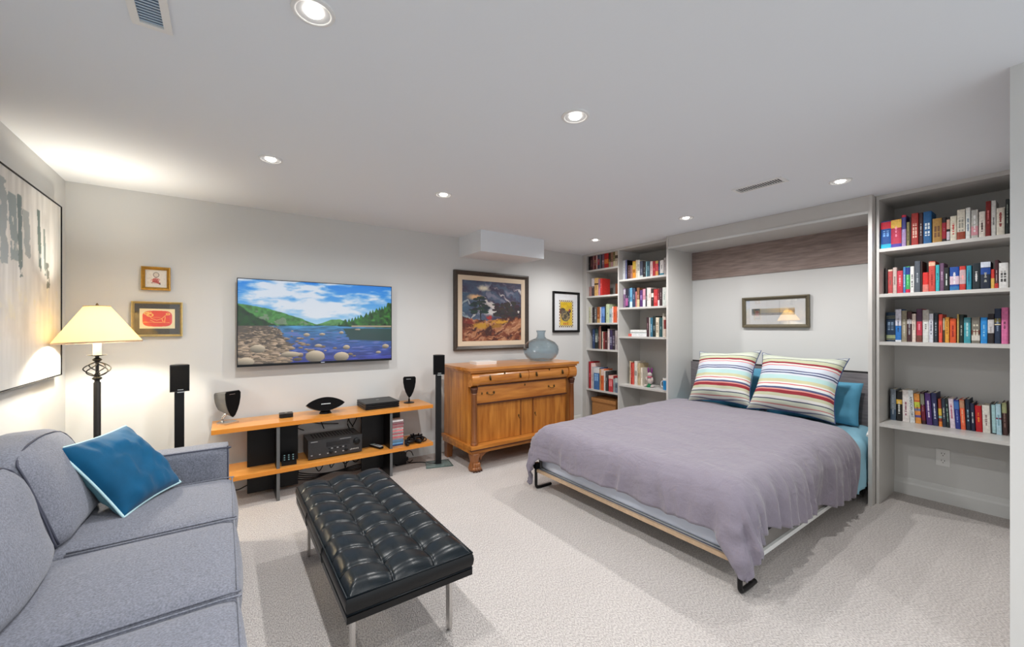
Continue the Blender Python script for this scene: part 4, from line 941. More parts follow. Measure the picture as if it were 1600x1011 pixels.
def cushion(name, label, cat, c, u, v, w_, h_, t_, m, group=None, pipe=None, seed=0, pinch=.07, rim_r=.004, backm=None, wr=.012):
    t = thing(name, label, cat, tuple(c), group); t.matrix_world = frame_rot(c, u, v)
    d, rim = pillow_bm(w_, h_, t_, pinch, seed=seed, wr=wr)
    o = obj('cushion_cover', d, m, t, smooth='all', local=True)
    if backm:
        o.data.materials.append(backm); n = len(o.data.polygons)//2
        mi = [0]*(26*26)+[1]*(26*26)+[0]*(len(o.data.polygons)-2*26*26); o.data.polygons.foreach_set('material_index', mi)
    if pipe: obj('piping', tube([(a, b, 0) for a, b, _ in rim], rim_r, 6, smooth=False, closed=True), pipe, t, smooth='all', local=True)
    return t
cushion('striped_cushion', 'large striped square cushion with red and navy lines, left one on the bed', 'cushion', (3.955, 2.02, .838), (0, -.565, .035), (.26, .03, .455), .60, .565, .22, M['stripes'], 'striped cushions on the bed', mat('navy cord', (52, 70, 118), .8), 1.3, .13)
cushion('striped_cushion', 'large striped square cushion with red and navy lines, right one, lying wider', 'cushion', (3.945, 1.405, .832), (0, -.6, -.012), (.26, -.02, .44), .645, .565, .24, M['stripes'], 'striped cushions on the bed', mat('navy cord edge', (52, 70, 118), .8), 5.7, .13)
cushion('bed_pillow', 'teal pillow against the headboard, mostly hidden between the striped cushions', 'pillow', (4.215, 2.09, .72), (0, -1, 0), (.12, 0, .32), .64, .42, .13, M['bluepillow'], 'teal bed pillows', None, 2.2, .04, wr=.022)
cushion('bed_pillow', 'teal pillow sticking out right of the right striped cushion', 'pillow', (4.215, 1.375, .69), (0, -1, 0), (.12, 0, .32), .68, .36, .14, M['bluepillow'], 'teal bed pillows', None, 9.4, .04, wr=.022)

# ---------------------------------------------------------------- sofa
t = thing('sofa', 'blue-grey tweed three-seat sofa along the left wall', 'sofa', (-.4, 1.93, 0))
obj('base', box(-.84, .005, .82, 3.045, .09, .30), M['sofa'], t, bevel=.012)
obj('back', soft_box(-.855, -.70, .82, 3.04, .28, .70, .04), M['sofa'], t, smooth='all')
for y0, y1 in ((2.903, 3.05), (.812, .955)): obj('arm', soft_box(-.85, .022, y0, y1, .085, .622, .016), M['sofa'], t, smooth='all')
obj('piping', tube([(-.6, 2.91, .615), (-.02, 2.91, .615), (.012, 2.91, .605), (.016, 2.91, .58), (.016, 2.91, .1)], .0045, 6, k=3), M['sofapipe'], t, smooth='all')
for x in (-.78, -.05):
    for y in (.88, 2.98): obj('leg', lathe(x, y, [(.018, 0), (.026, .09)], 12), M['black'], t)
ys = [2.899, 2.262, 1.612, .962]
for k in range(3):
    y1, y0 = ys[k]-.002, ys[k+1]+.002
    bm = soft_box(-.66, .042, y0, y1, .285, .448, .04, bulge=.022)
    for v in bm.verts:
        if v.co.x > -.1: v.co.x += .018*(1-((v.co.y-(y0+y1)/2)/((y1-y0)/2))**2)*(v.co.x+.1)/.14*max(0, 1-abs(v.co.z-.37)/.1)
    c_ = obj('seat_cushion', bm, M['sofa'], t, smooth='all')
    obj('seam', tube([(-.5, y0+.012, .444), (0, y0+.012, .444), (.032, y0+.02, .438), (.036, y0+.06, .438), (.036, y1-.06, .438), (.032, y1-.02, .438), (0, y1-.012, .444), (-.5, y1-.012, .444)], .0035, 5, k=3), M['sofa'], c_, smooth='all')
for k in range(3):
    y1, y0 = ys[k]-.004-(0.02 if k == 0 else 0), ys[k+1]+.002
    bm = soft_box(-.735, -.50, y0, y1, .45, .83, .075)
    for v in bm.verts:
        ky = 1-((v.co.y-(y0+y1)/2)/((y1-y0)/2))**2; kz = max(0, 1-((v.co.z-.6)/.25)**2)
        v.co.x += .045*ky*kz+.012*mnoise.noise(Vector((v.co.x*5, v.co.y*6, v.co.z*7)))
        v.co.z += .028*ky*max(0, (v.co.z-.7)/.13)+.012*mnoise.noise(Vector((v.co.y*7, v.co.x*6, 3.)))*max(0, (v.co.z-.6)/.2)
        v.co.x -= (v.co.z-.45)*.30
    c_ = obj('back_cushion', bm, M['sofa'], t, smooth='all')
    sh = lambda x, z: x-(z-.45)*.30
    obj('seam', tube([(sh(-.51, .48), y0+.012, .485), (sh(-.507, .6), y0+.004, .60), (sh(-.512, .74), y0+.008, .745), (sh(-.53, .81), y0+.06, .823), (sh(-.53, .84), (y0+y1)/2, .85), (sh(-.53, .81), y1-.06, .823), (sh(-.512, .74), y1-.008, .745), (sh(-.507, .6), y1-.004, .60), (sh(-.51, .48), y1-.012, .485)], .004, 5, k=3), M['sofapipe'], c_, smooth='all')
cushion('throw_pillow', 'bright blue velvet throw pillow with pale aqua cord, in the sofa corner', 'pillow', (-.40, 2.722, .630), (.43, .9, .02), (-.56, .26, .766), .40, .41, .16, M['velvet'], None, M['palepipe'], 4.4, .06, .006, M['velvetback'], .024)

# ---------------------------------------------------------------- floor lamp
lx, ly = -.628, 3.45
t = thing('floor_lamp', 'dark iron floor lamp with lit cream cone shade in the corner behind the sofa', 'lamp', (lx, ly, 0))
obj('base', lathe(lx, ly, [(.14, 0), (.14, .012), (.10, .025), (.03, .04), (.016, .06)], 32), M['iron'], t, smooth=True)
obj('pole', lathe(lx, ly, [(.0165, .055), (.0165, .985), (.012, .99), (.012, 1.0), (.020, 1.006), (.024, 1.012), (.016, 1.02), (.008, 1.024), (.008, 1.112), (.016, 1.116), (.023, 1.124), (.016, 1.132), (.009, 1.137), (.009, 1.147)], 20), M['iron'], t, smooth=True)
for k in range(6):
    pts = []
    for i in range(9):
        s = i/8; a = 2*PI*k/6+1.9*(s-.5); r = .004+.056*math.sin(PI*s)**.8
        pts.append((lx+r*math.cos(a), ly+r*math.sin(a), 1.022+.09*s))
    obj('cage_bar', tube(pts, .0032, 6, k=3), M['iron'], t, smooth='all')
obj('drip_plate', lathe(lx, ly, [(.012, 1.145), (.04, 1.150), (.044, 1.153), (.012, 1.151)], 24), M['iron'], t, smooth=True)
obj('candle_sleeve', lathe(lx, ly, [(.019, 1.1515), (.019, 1.25), (.013, 1.255)], 20), M['socketwhite'], t, smooth=True)
obj('bulb', ellipsoid((lx, ly, 1.292), (.026, .026, .035)), M['bulb'], t, smooth='all')
sh_ = obj('shade', lathe(lx, ly, [(.197, 1.230), (.192, 1.238), (.057, 1.447)], 48, cap=False), M['shade'], t, smooth='all')
md = sh_.modifiers.new('thickness', 'SOLIDIFY'); md.thickness = .0015
pv = Matrix.Translation((0, 0, 1.447)); TL = pv @ Matrix.Rotation(math.radians(-2.5), 4, Vector((.579, .815, 0))) @ pv.inverted(); sh_.data.transform(TL)
obj('shade_trim', lathe(lx, ly, [(.1975, 1.224), (.1985, 1.232), (.196, 1.234), (.1955, 1.225), (.1975, 1.224)], 48, cap=False), M['tan'], sh_, smooth=True)
obj('shade_ring', lathe(lx, ly, [(.0595, 1.444), (.0605, 1.449), (.0575, 1.449), (.0575, 1.444), (.0595, 1.444)], 32, cap=False), M['tan'], sh_, smooth=True)
for o_ in sh_.children: o_.data.transform(TL)
obj('finial', lathe(lx, ly, [(.004, 1.327), (.004, 1.44), (.009, 1.446), (.006, 1.46), (0, 1.468)], 12), M['brass'], t, smooth=True)
l = bpy.data.lights.new('lamp_light', 'POINT'); l.energy = LAMP_W; l.color = LAMP_COL; l.shadow_soft_size = .045
lo = bpy.data.objects.new('lamp_light', l); COL.objects.link(lo); lo.location = (0, 0, 1.345); lo.parent = t

# ---------------------------------------------------------------- satellite speakers on posts
def post_speaker(x, y, rz, label, plate):
    t = thing('speaker_stand', label, 'speaker', (x, y, 0), None, (0, 0, rz))
    bm = prism([(-.125, -.105), (.125, -.105), (.11, .085), (-.11, .085)], 0, .009, 'z')
    obj('base_plate', bm, M['glasshelf'] if plate else M['black'], t, local=True)
    if plate: obj('plate_rim', tube([(-.125, -.105, .0045), (.125, -.105, .0045), (.11, .085, .0045), (-.11, .085, .0045)], .004, 6, smooth=False, closed=True), mat('green glass edge', (70, 96, 92), .3), t, local=True, smooth='all')
    obj('post', box(-.027, .027, -.018, .018, .009, .862), M['black'], t, local=True, bevel=.006)
    obj('clamp', box(-.012, .03, -.03, .0, .858, .868), M['silver'], t, local=True)
    obj('cabinet', prism([(-.054, -.05), (.054, -.05), (.048, .02), (.012, .06), (-.012, .06), (-.048, .02)], .868, 1.055, 'z'), M['black'], t, local=True, bevel=.005)
    obj('grille', box(-.049, .049, -.0545, -.0505, .876, 1.047), M['blackmat'], t, local=True, bevel=.0015)
    obj('maker_mark', box(-.012, .02, -.0556, -.0544, .879, .884), M['silver'], t, local=True)
post_speaker(-.262, 3.715, .12, 'black speaker on a slim black post behind the sofa arm', False)
post_speaker(1.685, 3.60, -.30, 'black speaker on a slim post with a clear glass foot, beside the sideboard', True)

# ---------------------------------------------------------------- media stand
t = thing('media_stand', 'low media stand of two honey veneer shelves on black crossed boards', 'media stand', (.77, 3.7, 0))
for z0, z1, xl in ((.563, .595, -.076), (.211, .243, -.03)):
    s_ = obj('shelf', box(xl, 1.598, 3.53, 3.885, z0, z1), M['orange'], t)
    obj('front_edge', box(xl-.0004, 1.5984, 3.5285, 3.53, z0-.0002, z1-.0012), M['orangeedge'], s_)
for x, xb0, xb1 in ((.333, .142, .49), (1.203, .995, 1.345)):
    for z0, z1, yf in ((.2432, .5628, 3.537), (0.0, .2108, 3.537)):
        obj('upright_board', box(x-.011, x+.011, yf, 3.878, z0, z1), M['blackpanel'], t)
        obj('board_edge', box(x-.011, x+.011, yf-.0015, yf, z0, z1), M['edgegrey'], t)
        obj('cross_board', box(xb0, x-.0112, 3.71, 3.73, z0+(.04 if z0 == 0 else 0), z1), M['blackpanel'], t); obj('cross_board', box(x+.0112, xb1, 3.71, 3.73, z0+(.04 if z0 == 0 else 0), z1), M['blackpanel'], t)
def shield(w_, h_):
    pts = [(-.5, .93), (-.42, 1.0), (.42, 1.0), (.5, .93), (.49, .72), (.42, .48), (.3, .26), (.14, .07), (0, 0), (-.14, .07), (-.3, .26), (-.42, .48), (-.49, .72)]
    return [(a*w_, b*h_) for a, b in pts]
def satellite(x, y, rz, label, big):
    t = thing('satellite_speaker', label, 'speaker', (x, y, .595), None, (0, 0, rz)); w_, h_ = .118, .2; zb = .047 if big else .058
    bm = bmesh.new(); F = [bm.verts.new((a, -.055, b+zb)) for a, b in shield(w_, h_)]; B = [bm.verts.new((a*.7, .085, h_*.55+(b-h_*.5)*.7+zb)) for a, b in shield(w_, h_)]
    n = len(F)
    for i in range(n): bm.faces.new((F[i], F[(i+1) % n], B[(i+1) % n], B[i]))
    bm.faces.new(F); bm.faces.new(B)
    obj('cabinet', bm, mat('grey plastic', (92, 91, 90), .45) if big else M['black'], t, local=True, bevel=.003)
    bm = prism([(a*.97, h_*.5+(b-h_*.5)*.97+zb) for a, b in shield(w_, h_)], -.063, -.0555, 'y'); obj('grille', bm, M['blackmat'], t, local=True, bevel=.002)
    obj('maker_mark', box(-.03, .012, -.0642, -.0628, zb+h_*.875, zb+h_*.893), M['silver'], t, local=True)
    if big:
        obj('foot', prism([(-.055, -.06), (.045, -.06), (.055, .02), (-.02, .06), (-.06, .03)], .0003, .012, 'z'), M['chrome'], t, local=True, bevel=.004)
        obj('strut', tube([(-.02, .02, .012), (-.025, .02, .04), (-.005, .0, .075)], .011, 8, k=3), M['chrome'], t, local=True, smooth='all')
    else:
        obj('foot', lathe(0, 0, [(.05, .0003), (.05, .004), (.02, .012)], 24), M['black'], t, local=True, smooth=True)
        obj('strut', tube([(0, 0, .01), (0, -.01, .04), (0, -.005, .075)], .007, 8, k=3), M['black'], t, local=True, smooth='all')
satellite(.018, 3.745, .62, 'shield-shaped black satellite speaker with silver back, left end of the media stand', True)
satellite(1.447, 3.745, -.30, 'small shield-shaped black satellite speaker at the right end of the media stand', False)
t = thing('centre_speaker', 'black lens-shaped centre speaker in the middle of the media stand', 'speaker', (.695, 3.70, .595), None, (0, 0, -.1))
prof = [(-.148+.296*i/16, .056*math.sin(PI*i/16)**.75) for i in range(17)]
pl = prof+[(a, -b) for a, b in prof[-2:0:-1]]
def tilt(bm): bm.transform(Matrix.Translation((0, 0, .076)) @ Matrix.Rotation(-.22, 4, 'X')); return bm
obj('cabinet', tilt(prism(pl, -.045, .05, 'y')), M['black'], t, local=True, bevel=.004)
obj('grille', tilt(prism([(a*.97, b*.95) for a, b in pl], -.052, -.0455, 'y')), M['blackmat'], t, local=True)
obj('maker_mark', tilt(box(-.035, .035, -.0535, -.0515, -.003, .003)), M['silver'], t, local=True)
obj('foot', lathe(0, .005, [(.05, .0003), (.045, .008), (.03, .03)], 20), M['black'], t, local=True, smooth=True)
t = thing('media_puck', 'little black streaming box on the left half of the media stand', 'streaming box', (.405, 3.72, .595), None, (0, 0, -.05))
obj('case', box(-.048, .048, -.04, .04, .004, .034), M['black'], t, local=True, bevel=.006); obj('foot_pad', box(-.035, .035, -.03, .03, .0002, .004), M['dark'], t, local=True); obj('sensor', box(-.02, .02, -.0408, -.04, .012, .022), M['blackpanel'], t, local=True); obj('button', lathe(.0, .0, [(.01, .034), (.01, .036)], 12), M['silver'], t, local=True)
t = thing('game_console', 'black slab game console of three layers on the media stand', 'game console', (1.148, 3.755, .595))
for k, (z0, z1, s) in enumerate(((.004, .019, 0), (.023, .038, 0), (.042, .058, .006))):
    p = [(-.15, -.155), (.15, -.155), (.15, .125), (-.15, .125)]; obj('layer', prism([(a, b-.004*(k == 2)) for a, b in p], z0, z1, 'z'), M['black'], t, local=True, bevel=.002)
obj('core', box(-.142, .142, -.145, .12, .0004, .055), M['dark'], t, local=True); obj('emblem', box(-.012, .012, -.008, .008, .0581, .0588), M['silver'], t, local=True)

# receiver on the lower shelf
t = thing('av_receiver', 'black audio receiver with a large volume knob on the lower media shelf', 'receiver', (.757, 3.74, .243))
rx0, rx1, rf = .548, .968, 3.6
RB = mat('charcoal metal', (40, 40, 42), .42, noise=.15, nscale=120); RG = mat('grey lettering', (150, 150, 152), .5)
obj('housing', box(rx0+.004, rx1-.004, rf+.012, 3.87, .255, .398), RB, t, bevel=.003)
obj('front_panel', box(rx0, rx1, rf, rf+.012, .252, .4), RB, t, bevel=.004)
obj('display', box(rx0+.135, rx1-.10, rf-.001, rf, .335, .372), mat('display glass', (22, 22, 26), .15), t)
obj('volume_knob', lathe(0, 0, [(.026, 0), (.026, .016), (.02, .02)], 24), M['black'], t, local=True, smooth=True)
COL.objects[-1] if False else None
kn = [o for o in t.children if o.name.startswith('volume_knob')][0]; kn.rotation_euler = (PI/2, 0, 0); kn.location = Vector((rx1-.045, rf, .345))-t.location
for i in range(7): obj('button', box(rx0+.15+i*.022, rx0+.163+i*.022, rf-.004, rf, .315, .322), RG if i % 2 else M['black'], t)
for i in range(6): obj('button', box(rx0+.02+i*.06, rx0+.032+i*.06, rf-.004, rf, .278, .286), RG, t)
for i in range(5): obj('jack', box(rx1-.09+i*.013, rx1-.081+i*.013, rf-.003, rf, .28, .29), M['silver'], t)
for x, r_ in ((rx0+.17, .012), (rx0+.29, .012)):
    k_ = obj('dial', lathe(0, 0, [(r_, 0), (r_, .01), (r_*.7, .012)], 16), M['black'], t, local=True, smooth=True); k_.rotation_euler = (PI/2, 0, 0); k_.location = Vector((x, rf, .288))-t.location
obj('maker_mark', box(rx0+.02, rx0+.07, rf-.001, rf, .386, .391), RG, t); obj('lettering', box(rx0+.24, rx0+.33, rf-.001, rf, .383, .387), RG, t)
for x in (rx0+.04, rx1-.04):
    for y in (rf+.04, 3.84): obj('foot', lathe(x, y, [(.018, .2432), (.02, .255)], 14), M['black'], t)
for i in range(14): obj('vent_slot', box(rx0+.05+i*.024, rx0+.062+i*.024, rf+.08, 3.83, .398, .3988), M['dark'], t)
# keypad, remote, cases, controllers
t = thing('keypad_remote', 'dark cradled remote with pale keys by the left post of the media stand', 'remote control', (.415, 3.625, .243), None, (0, 0, -.1))
obj('cradle', prism([(-.045, .0003), (.05, .0003), (.05, .062), (.03, .07), (-.045, .03)], -.052, .052, 'x'), M['black'], t, local=True, bevel=.003)
for i in range(3):
    for j in range(3):
        b_ = box(-.036+j*.03, -.026+j*.03, -.001, .009, 0, .0025); b_.transform(Matrix.Translation((0, -.035+i*.02, .040+i*.0115)) @ Matrix.Rotation(.5, 4, 'X'))
        obj('key', b_, mat('pale aqua key', (110, 140, 142), .4) if (i == 0 and j == 0) else bpy.data.materials['pale aqua key'], t, local=True)
t = thing('silver_remote', 'silver handset lying on the lower media shelf right of the receiver', 'remote control', (1.105, 3.66, .243), None, (0, 0, .35))
obj('body', soft_box(-.022, .022, -.085, .085, .0003, .022, .009), M['black'], t, smooth='all', local=True); obj('face', box(-.019, .019, -.078, .08, .0215, .0235), mat('pale grey plastic', (176, 178, 178), .4), t, local=True); obj('window', box(-.013, .013, .03, .068, .0232, .0242), mat('pale display', (150, 172, 170), .3), t, local=True)
for i in range(4):
    for j in range(3): obj('key', box(-.012+j*.009, -.006+j*.009, -.06+i*.02, -.05+i*.02, .0232, .0246), M['dark'], t, local=True)
zc = .2433; cc = [(60, 90, 150, 'navy'), (70, 130, 180, 'sky blue'), (120, 165, 195, 'pale blue'), (60, 100, 140, 'steel blue'), (205, 180, 180, 'blush'), (170, 60, 70, 'red'), (225, 215, 210, 'off-white'), (150, 50, 60, 'dark red'), (215, 200, 200, 'pale pink'), (190, 90, 95, 'rose'), (228, 224, 222, 'white'), (140, 60, 66, 'maroon'), (220, 170, 175, 'pink'), (120, 50, 60, 'wine red'), (200, 160, 165, 'dusty pink'), (235, 230, 230, 'bright white')]
for k, (r_, g_, b_, nm) in enumerate(cc):
    ox_ = random.uniform(-.004, .004)
    t = thing('game_case', '%s disc case, %s from the bottom of the stack on the lower media shelf' % (nm, ordinal(k+1)), 'disc case', (1.283+ox_, 3.65, zc), 'disc cases stacked on the media stand')
    obj('case', box(1.228+ox_, 1.338+ox_, 3.60, 3.70, zc+.0002, zc+.0143), M['book'], t, color=(r_, g_, b_), bevel=.001)
    obj('sleeve', box(1.232+ox_, 1.334+ox_, 3.5993, 3.5999, zc+.004, zc+.0105), M['book'], t, color=[min(255, c+50) if k % 2 else c*.6 for c in (r_, g_, b_)]); zc += .0146
def gamepad(x, y, z, rz, label):
    t = thing('game_controller', label, 'game controller', (x, y, z), None, (0, 0, rz))
    bm = bmesh.new(); ellipsoid((0, .005, .028), (.062, .036, .02), bm, 16, 10)
    obj('body', bm, M['black'], t, smooth='all', local=True)
    for s in (-1, 1):
        g = bmesh.new(); ellipsoid((0, 0, 0), (.02, .048, .019), g, 12, 8); g.transform(Matrix.Translation((s*.058, -.022, .0195)) @ Matrix.Rotation(s*.3, 4, 'Z')); obj('grip', g, M['black'], t, smooth='all', local=True)
        obj('thumbstick', lathe(s*.025, -.012, [(.006, .044), (.006, .055), (.009, .058), (.008, .061)], 12), M['blackmat'], t, smooth=True, local=True)
        obj('button_pad', lathe(s*.048, .012, [(.012, .04), (.012, .047)], 12), M['dark'], t, local=True)
gamepad(1.405, 3.585, .2432, .2, 'black game controller beside the disc cases on the lower media shelf')
gamepad(1.50, 3.70, .2432, -.5, 'black game controller with a looping cable at the right end of the lower media shelf')
CG = 'loose black cables behind the media stand'
def cable(pts, r=.0045, label='thin black cable looping behind and below the media stand', k=6):
    o = obj('cable', tube(pts, r, 6, k=k), M['black'], None, smooth='all', pivot=pts[0]); tag(o, label, 'cable', CG)
rc = random.Random(4)
for i in range(11):
    x0 = .52+.05*i; x1 = x0+rc.uniform(-.1, .16); yb = 3.80+rc.uniform(0, .09)
    cable(label='black cable hanging in loops under the lower media shelf, %s from the left' % ordinal(i+1), pts=[(x0, 3.9, .205), (x0+rc.uniform(-.06, .06), yb, .17), ((x0+x1)/2, yb+.02, rc.uniform(.05, .12)), (x1, yb, .17), (x1+.03, 3.9, .20)])
for i in range(4): cable(label='black cable lying on the carpet under the media stand, %s from the bottom' % ordinal(i+1), pts=[(.49, 3.86, .03+.02*i), (.62, 3.84-.02*i, .012+.02*i), (.8, 3.86, .035), (.98, 3.85, .012+.015*i), (1.15, 3.87, .05)])
cable(label='black cable arching above the left of the receiver', pts=[(.56, 3.89, .43), (.50, 3.88, .47), (.58, 3.87, .50), (.70, 3.88, .47), (.84, 3.89, .45)]); cable(label='black cable dropping straight behind the centre speaker to the receiver', pts=[(.70, 3.905, .60), (.695, 3.9, .50), (.72, 3.89, .42)])
cable(label='black cable in a tall loop behind the right end of the receiver', pts=[(.97, 3.895, .40), (.93, 3.89, .47), (.945, 3.89, .53), (.99, 3.895, .56), (1.0, 3.9, .48), (.96, 3.9, .40)]); cable(label='short black cable beside the tall loop at the receiver', pts=[(.94, 3.9, .38), (.92, 3.9, .45), (.96, 3.895, .55)])
cable([(1.45, 3.61, .256), (1.52, 3.58, .25), (1.57, 3.62, .255), (1.55, 3.68, .27), (1.48, 3.70, .262)], label='black controller cable looping at the right end of the lower media shelf')
cable([(1.40, 3.80, .004), (1.55, 3.74, .004), (1.63, 3.66, .004), (1.66, 3.60, .012)], label='black speaker cable on the carpet running to the glass-footed speaker post')
cable(label='black cable hanging on the wall behind the disc cases', pts=[(1.36, 3.88, .55), (1.37, 3.89, .45), (1.36, 3.88, .36), (1.40, 3.89, .50), (1.42, 3.89, .57)])
cable(label='black cable on the carpet behind the sofa arm end', pts=[(.0, 3.90, .06), (.08, 3.88, .03), (.16, 3.89, .05), (.24, 3.9, .03)])
t = thing('power_adapter', 'black power adapter lying behind the right post under the media stand', 'adapter', (1.38, 3.80, 0))
obj('case', box(1.33, 1.43, 3.77, 3.83, .0005, .11), M['black'], t, bevel=.012); obj('coil', tube([(1.47+.04*math.cos(a), 3.80+.02*math.sin(a), .06+.05*math.sin(a)) for a in np.linspace(0, 2*PI, 9)[:-1]], .004, 6, k=3), M['black'], t, smooth='all'); obj('plug', box(1.43, 1.455, 3.785, 3.815, .03, .06), M['black'], t)

# ---------------------------------------------------------------- ottoman
ox0, ox1, oy0, oy1 = .345, .838, 1.468, 2.66
t = thing('ottoman', 'black tufted leather bench on slim steel legs in the middle of the carpet', 'ottoman', (.59, 2.06, 0))
nx, ny = 3*26+1, 9*18+1
bm = bmesh.new(); G = {}
def otz(u, v):
    a = u*3; b = v*9; ca, cb = round(a), round(b)
    da = abs(a-ca)*.165; db = abs(b-cb)*.132       # distance to the nearest seams
    ina, inb = 0 < ca < 3, 0 < cb < 9
    z = .416
    if ina: z -= .006*math.exp(-da/.007)
    if inb: z -= .007*math.exp(-db/.006)
    if ina and inb: z -= .013*math.exp(-math.hypot(da, db)/.02)
    if ina: z -= .010*math.exp(-(da/.05)**2)
    z += .007*(abs(math.sin(PI*a))*abs(math.sin(PI*b)))**.5-.004
    rim = min(u*(ox1-ox0), (1-u)*(ox1-ox0), v*(oy1-oy0), (1-v)*(oy1-oy0))
    return z-.033*max(0, 1-rim/.05)**2.2
for i in range(nx):
    for j in range(ny):
        u, v = i/(nx-1), j/(ny-1); x = ox0+(ox1-ox0)*u; y = oy0+(oy1-oy0)*v
        if 0 < v*9 < 9: y += .012*math.sin(PI*((u*3) % 1 if u < 1 else 1))*min(1, v*6)*(1 if 0 < j < ny-1 else 0)
        G[i, j] = bm.verts.new((x, y, otz(u, v)))
for i in range(nx-1):
    for j in range(ny-1): bm.faces.new((G[i, j], G[i+1, j], G[i+1, j+1], G[i, j+1]))
cu = obj('cushion_top', bm, M['leather'], t, smooth='all')
LS = mat('sunken leather seam', (3, 5, 7), .7, spec=.1)
for k in range(1, 9):
    obj('seam', tube([(ox0+(ox1-ox0)*i/30, oy0+(oy1-oy0)*k/9+.012*math.sin(PI*((i/10) % 1 if i < 30 else 1))*min(1, k/9*6), otz(i/30, k/9)+.0006) for i in range(31)], .0019, 5, smooth=False), LS, t, smooth='all')
for k in (1, 2):
    obj('seam', tube([(ox0+(ox1-ox0)*k/3, oy0+(oy1-oy0)*j/72, otz(k/3, j/72)+.0006) for j in range(73)], .0019, 5, smooth=False), LS, t, smooth='all')
def ring(z, o): return [(ox0-o, oy0-o, z), (ox1+o, oy0-o, z), (ox1+o, oy1+o, z), (ox0-o, oy1+o, z)]
bm = bmesh.new(); rs = []
for z, o in ((.318, -.004), (.335, .004), (.355, .007), (.372, .005), (.383, .0)):
    cs = ring(z, o); pr_ = []
    for a, b in zip(cs, cs[1:]+cs[:1]):
        for s in range(24): pr_.append(bm.verts.new(tuple(a[k]+(b[k]-a[k])*s/24 for k in range(3))))
    rs.append(pr_)
for a, b in zip(rs, rs[1:]):
    for i in range(len(a)): bm.faces.new((a[i], a[(i+1) % len(a)], b[(i+1) % len(a)], b[i]))
bm.faces.new(rs[0]); obj('cushion_side', bm, M['leatherside'], t, smooth=True)
for z, o in ((.383, .001), (.322, .0)): obj('piping', tube(ring(z, o), .0042, 6, smooth=False, closed=True), M['leather'], t, smooth='all')
for f in (.33, .66): obj('side_seam', tube([(ox0-.008, oy0+(oy1-oy0)*f, .322), (ox0-.0105, oy0+(oy1-oy0)*f+.012, .352), (ox0-.004, oy0+(oy1-oy0)*f+.02, .38)], .0025, 5, k=3), M['leatherside'], t, smooth='all')
obj('platform', box(ox0-.002, ox1+.002, oy0-.002, oy1+.002, .293, .317), M['black'], t, bevel=.003)
obj('apron', box(ox0+.06, ox1-.06, oy0+.08, oy1-.08, .272, .293), M['black'], t)
for x in (.395, .80):
    for y in (1.60, 2.575):
        b_ = [(-.0175, .293), (-.0175, .018), (-.011, .005), (0, 0), (.011, .005), (.0175, .018), (.0175, .293)]
        obj('leg', prism([(y+a, z) for a, z in b_], x-.007, x+.007, 'x'), M['chrome'], t, bevel=.0015)

# ---------------------------------------------------------------- oak sideboard
sx0, sx1 = 1.832, 3.14
t = thing('sideboard', 'antique golden oak sideboard with round columns and carved paw feet', 'sideboard', (2.49, 3.5, 0))
obj('carcass', box(sx0+.005, sx1-.005, 3.285, 3.785, .237, .90), M['oak'], t)
obj('top_board', box(1.802, 3.168, 3.19, 3.80, .921, .946), M['oakx'], t, bevel=.006); obj('top_moulding', box(1.818, 3.152, 3.205, 3.795, .90, .921), M['oakx'], t, bevel=.005)
fp = [(3.285, .899), (3.236, .897), (3.216, .88), (3.208, .85), (3.210, .82), (3.222, .79), (3.245, .776), (3.285, .776)]
def pull(x, y, z, parent, w_=.05):
    h = obj('handle', tube([(x-w_/2, y, z), (x-w_/2, y-.014, z-.004), (x-w_/4, y-.018, z-.016), (x+w_/4, y-.018, z-.016), (x+w_/2, y-.014, z-.004), (x+w_/2, y, z)], .0032, 6, k=3), M['brass'], parent, smooth='all')
    for s in (-1, 1): obj('rosette', ellipsoid((x+s*w_/2, y-.004, z+.001), (.010, .006, .012)), M['brass'], h, smooth='all')
def keyhole(x, y, z, parent): obj('escutcheon', ellipsoid((x, y, z), (.008, .004, .012)), M['brass'], parent, smooth='all')
for x0, x1, hs in ((1.908, 2.488, (2.03, 2.38)), (2.494, 3.03, (2.585, 2.94))):
    d = obj('drawer', prism(fp, x0, x1, 'x'), M['oakx'], t, smooth=True)
    for h in hs:
        k_ = obj('handle', tube([(h, 3.214, .862), (h-.004, 3.196, .858), (h, 3.194, .83), (h+.003, 3.211, .828)], .006, 6, k=3), M['brass'], d, smooth='all'); obj('rosette', ellipsoid((h, 3.211, .846), (.012, .006, .022)), M['brass'], k_, smooth='all')
    keyhole((x0+x1)/2, 3.212, .882, d)
fe = [(3.285, .899), (3.225, .898), (3.203, .882), (3.193, .85), (3.195, .81), (3.208, .785), (3.235, .77), (3.285, .77)]
for x0, x1 in ((sx0, 1.904), (3.034, sx1)): obj('scroll_block', prism(fe, x0, x1, 'x'), M['oakx'], t, smooth=True)
obj('bead', box(1.906, 3.032, 3.238, 3.285, .767, .775), M['oakline'], t)
d = obj('drawer', box(1.908, 3.03, 3.252, 3.285, .611, .764), M['oakx'], t, bevel=.004)
pull(2.06, 3.252, .70, d, .075); pull(2.82, 3.252, .70, d, .075); keyhole(2.47, 3.251, .742, d); keyhole(1.965, 3.251, .70, d)
obj('bead', box(1.906, 3.032, 3.236, 3.285, .598, .610), M['oakline'], t, bevel=.003)
for x0, x1, kx in ((1.91, 2.418, 2.40), (2.592, 3.028, 2.61)):
    d = obj('door', box(x0, x1, 3.262, 3.285, .240, .594), M['oak'], t, bevel=.003); keyhole(kx, 3.261, .44, d)
    obj('key', tube([(kx, 3.262, .425), (kx, 3.25, .424), (kx, 3.247, .41)], .003, 6, k=3), M['brass'], d, smooth='all')
obj('centre_panel', box(2.432, 2.578, 3.268, 3.285, .240, .594), M['oak'], t, bevel=.003)
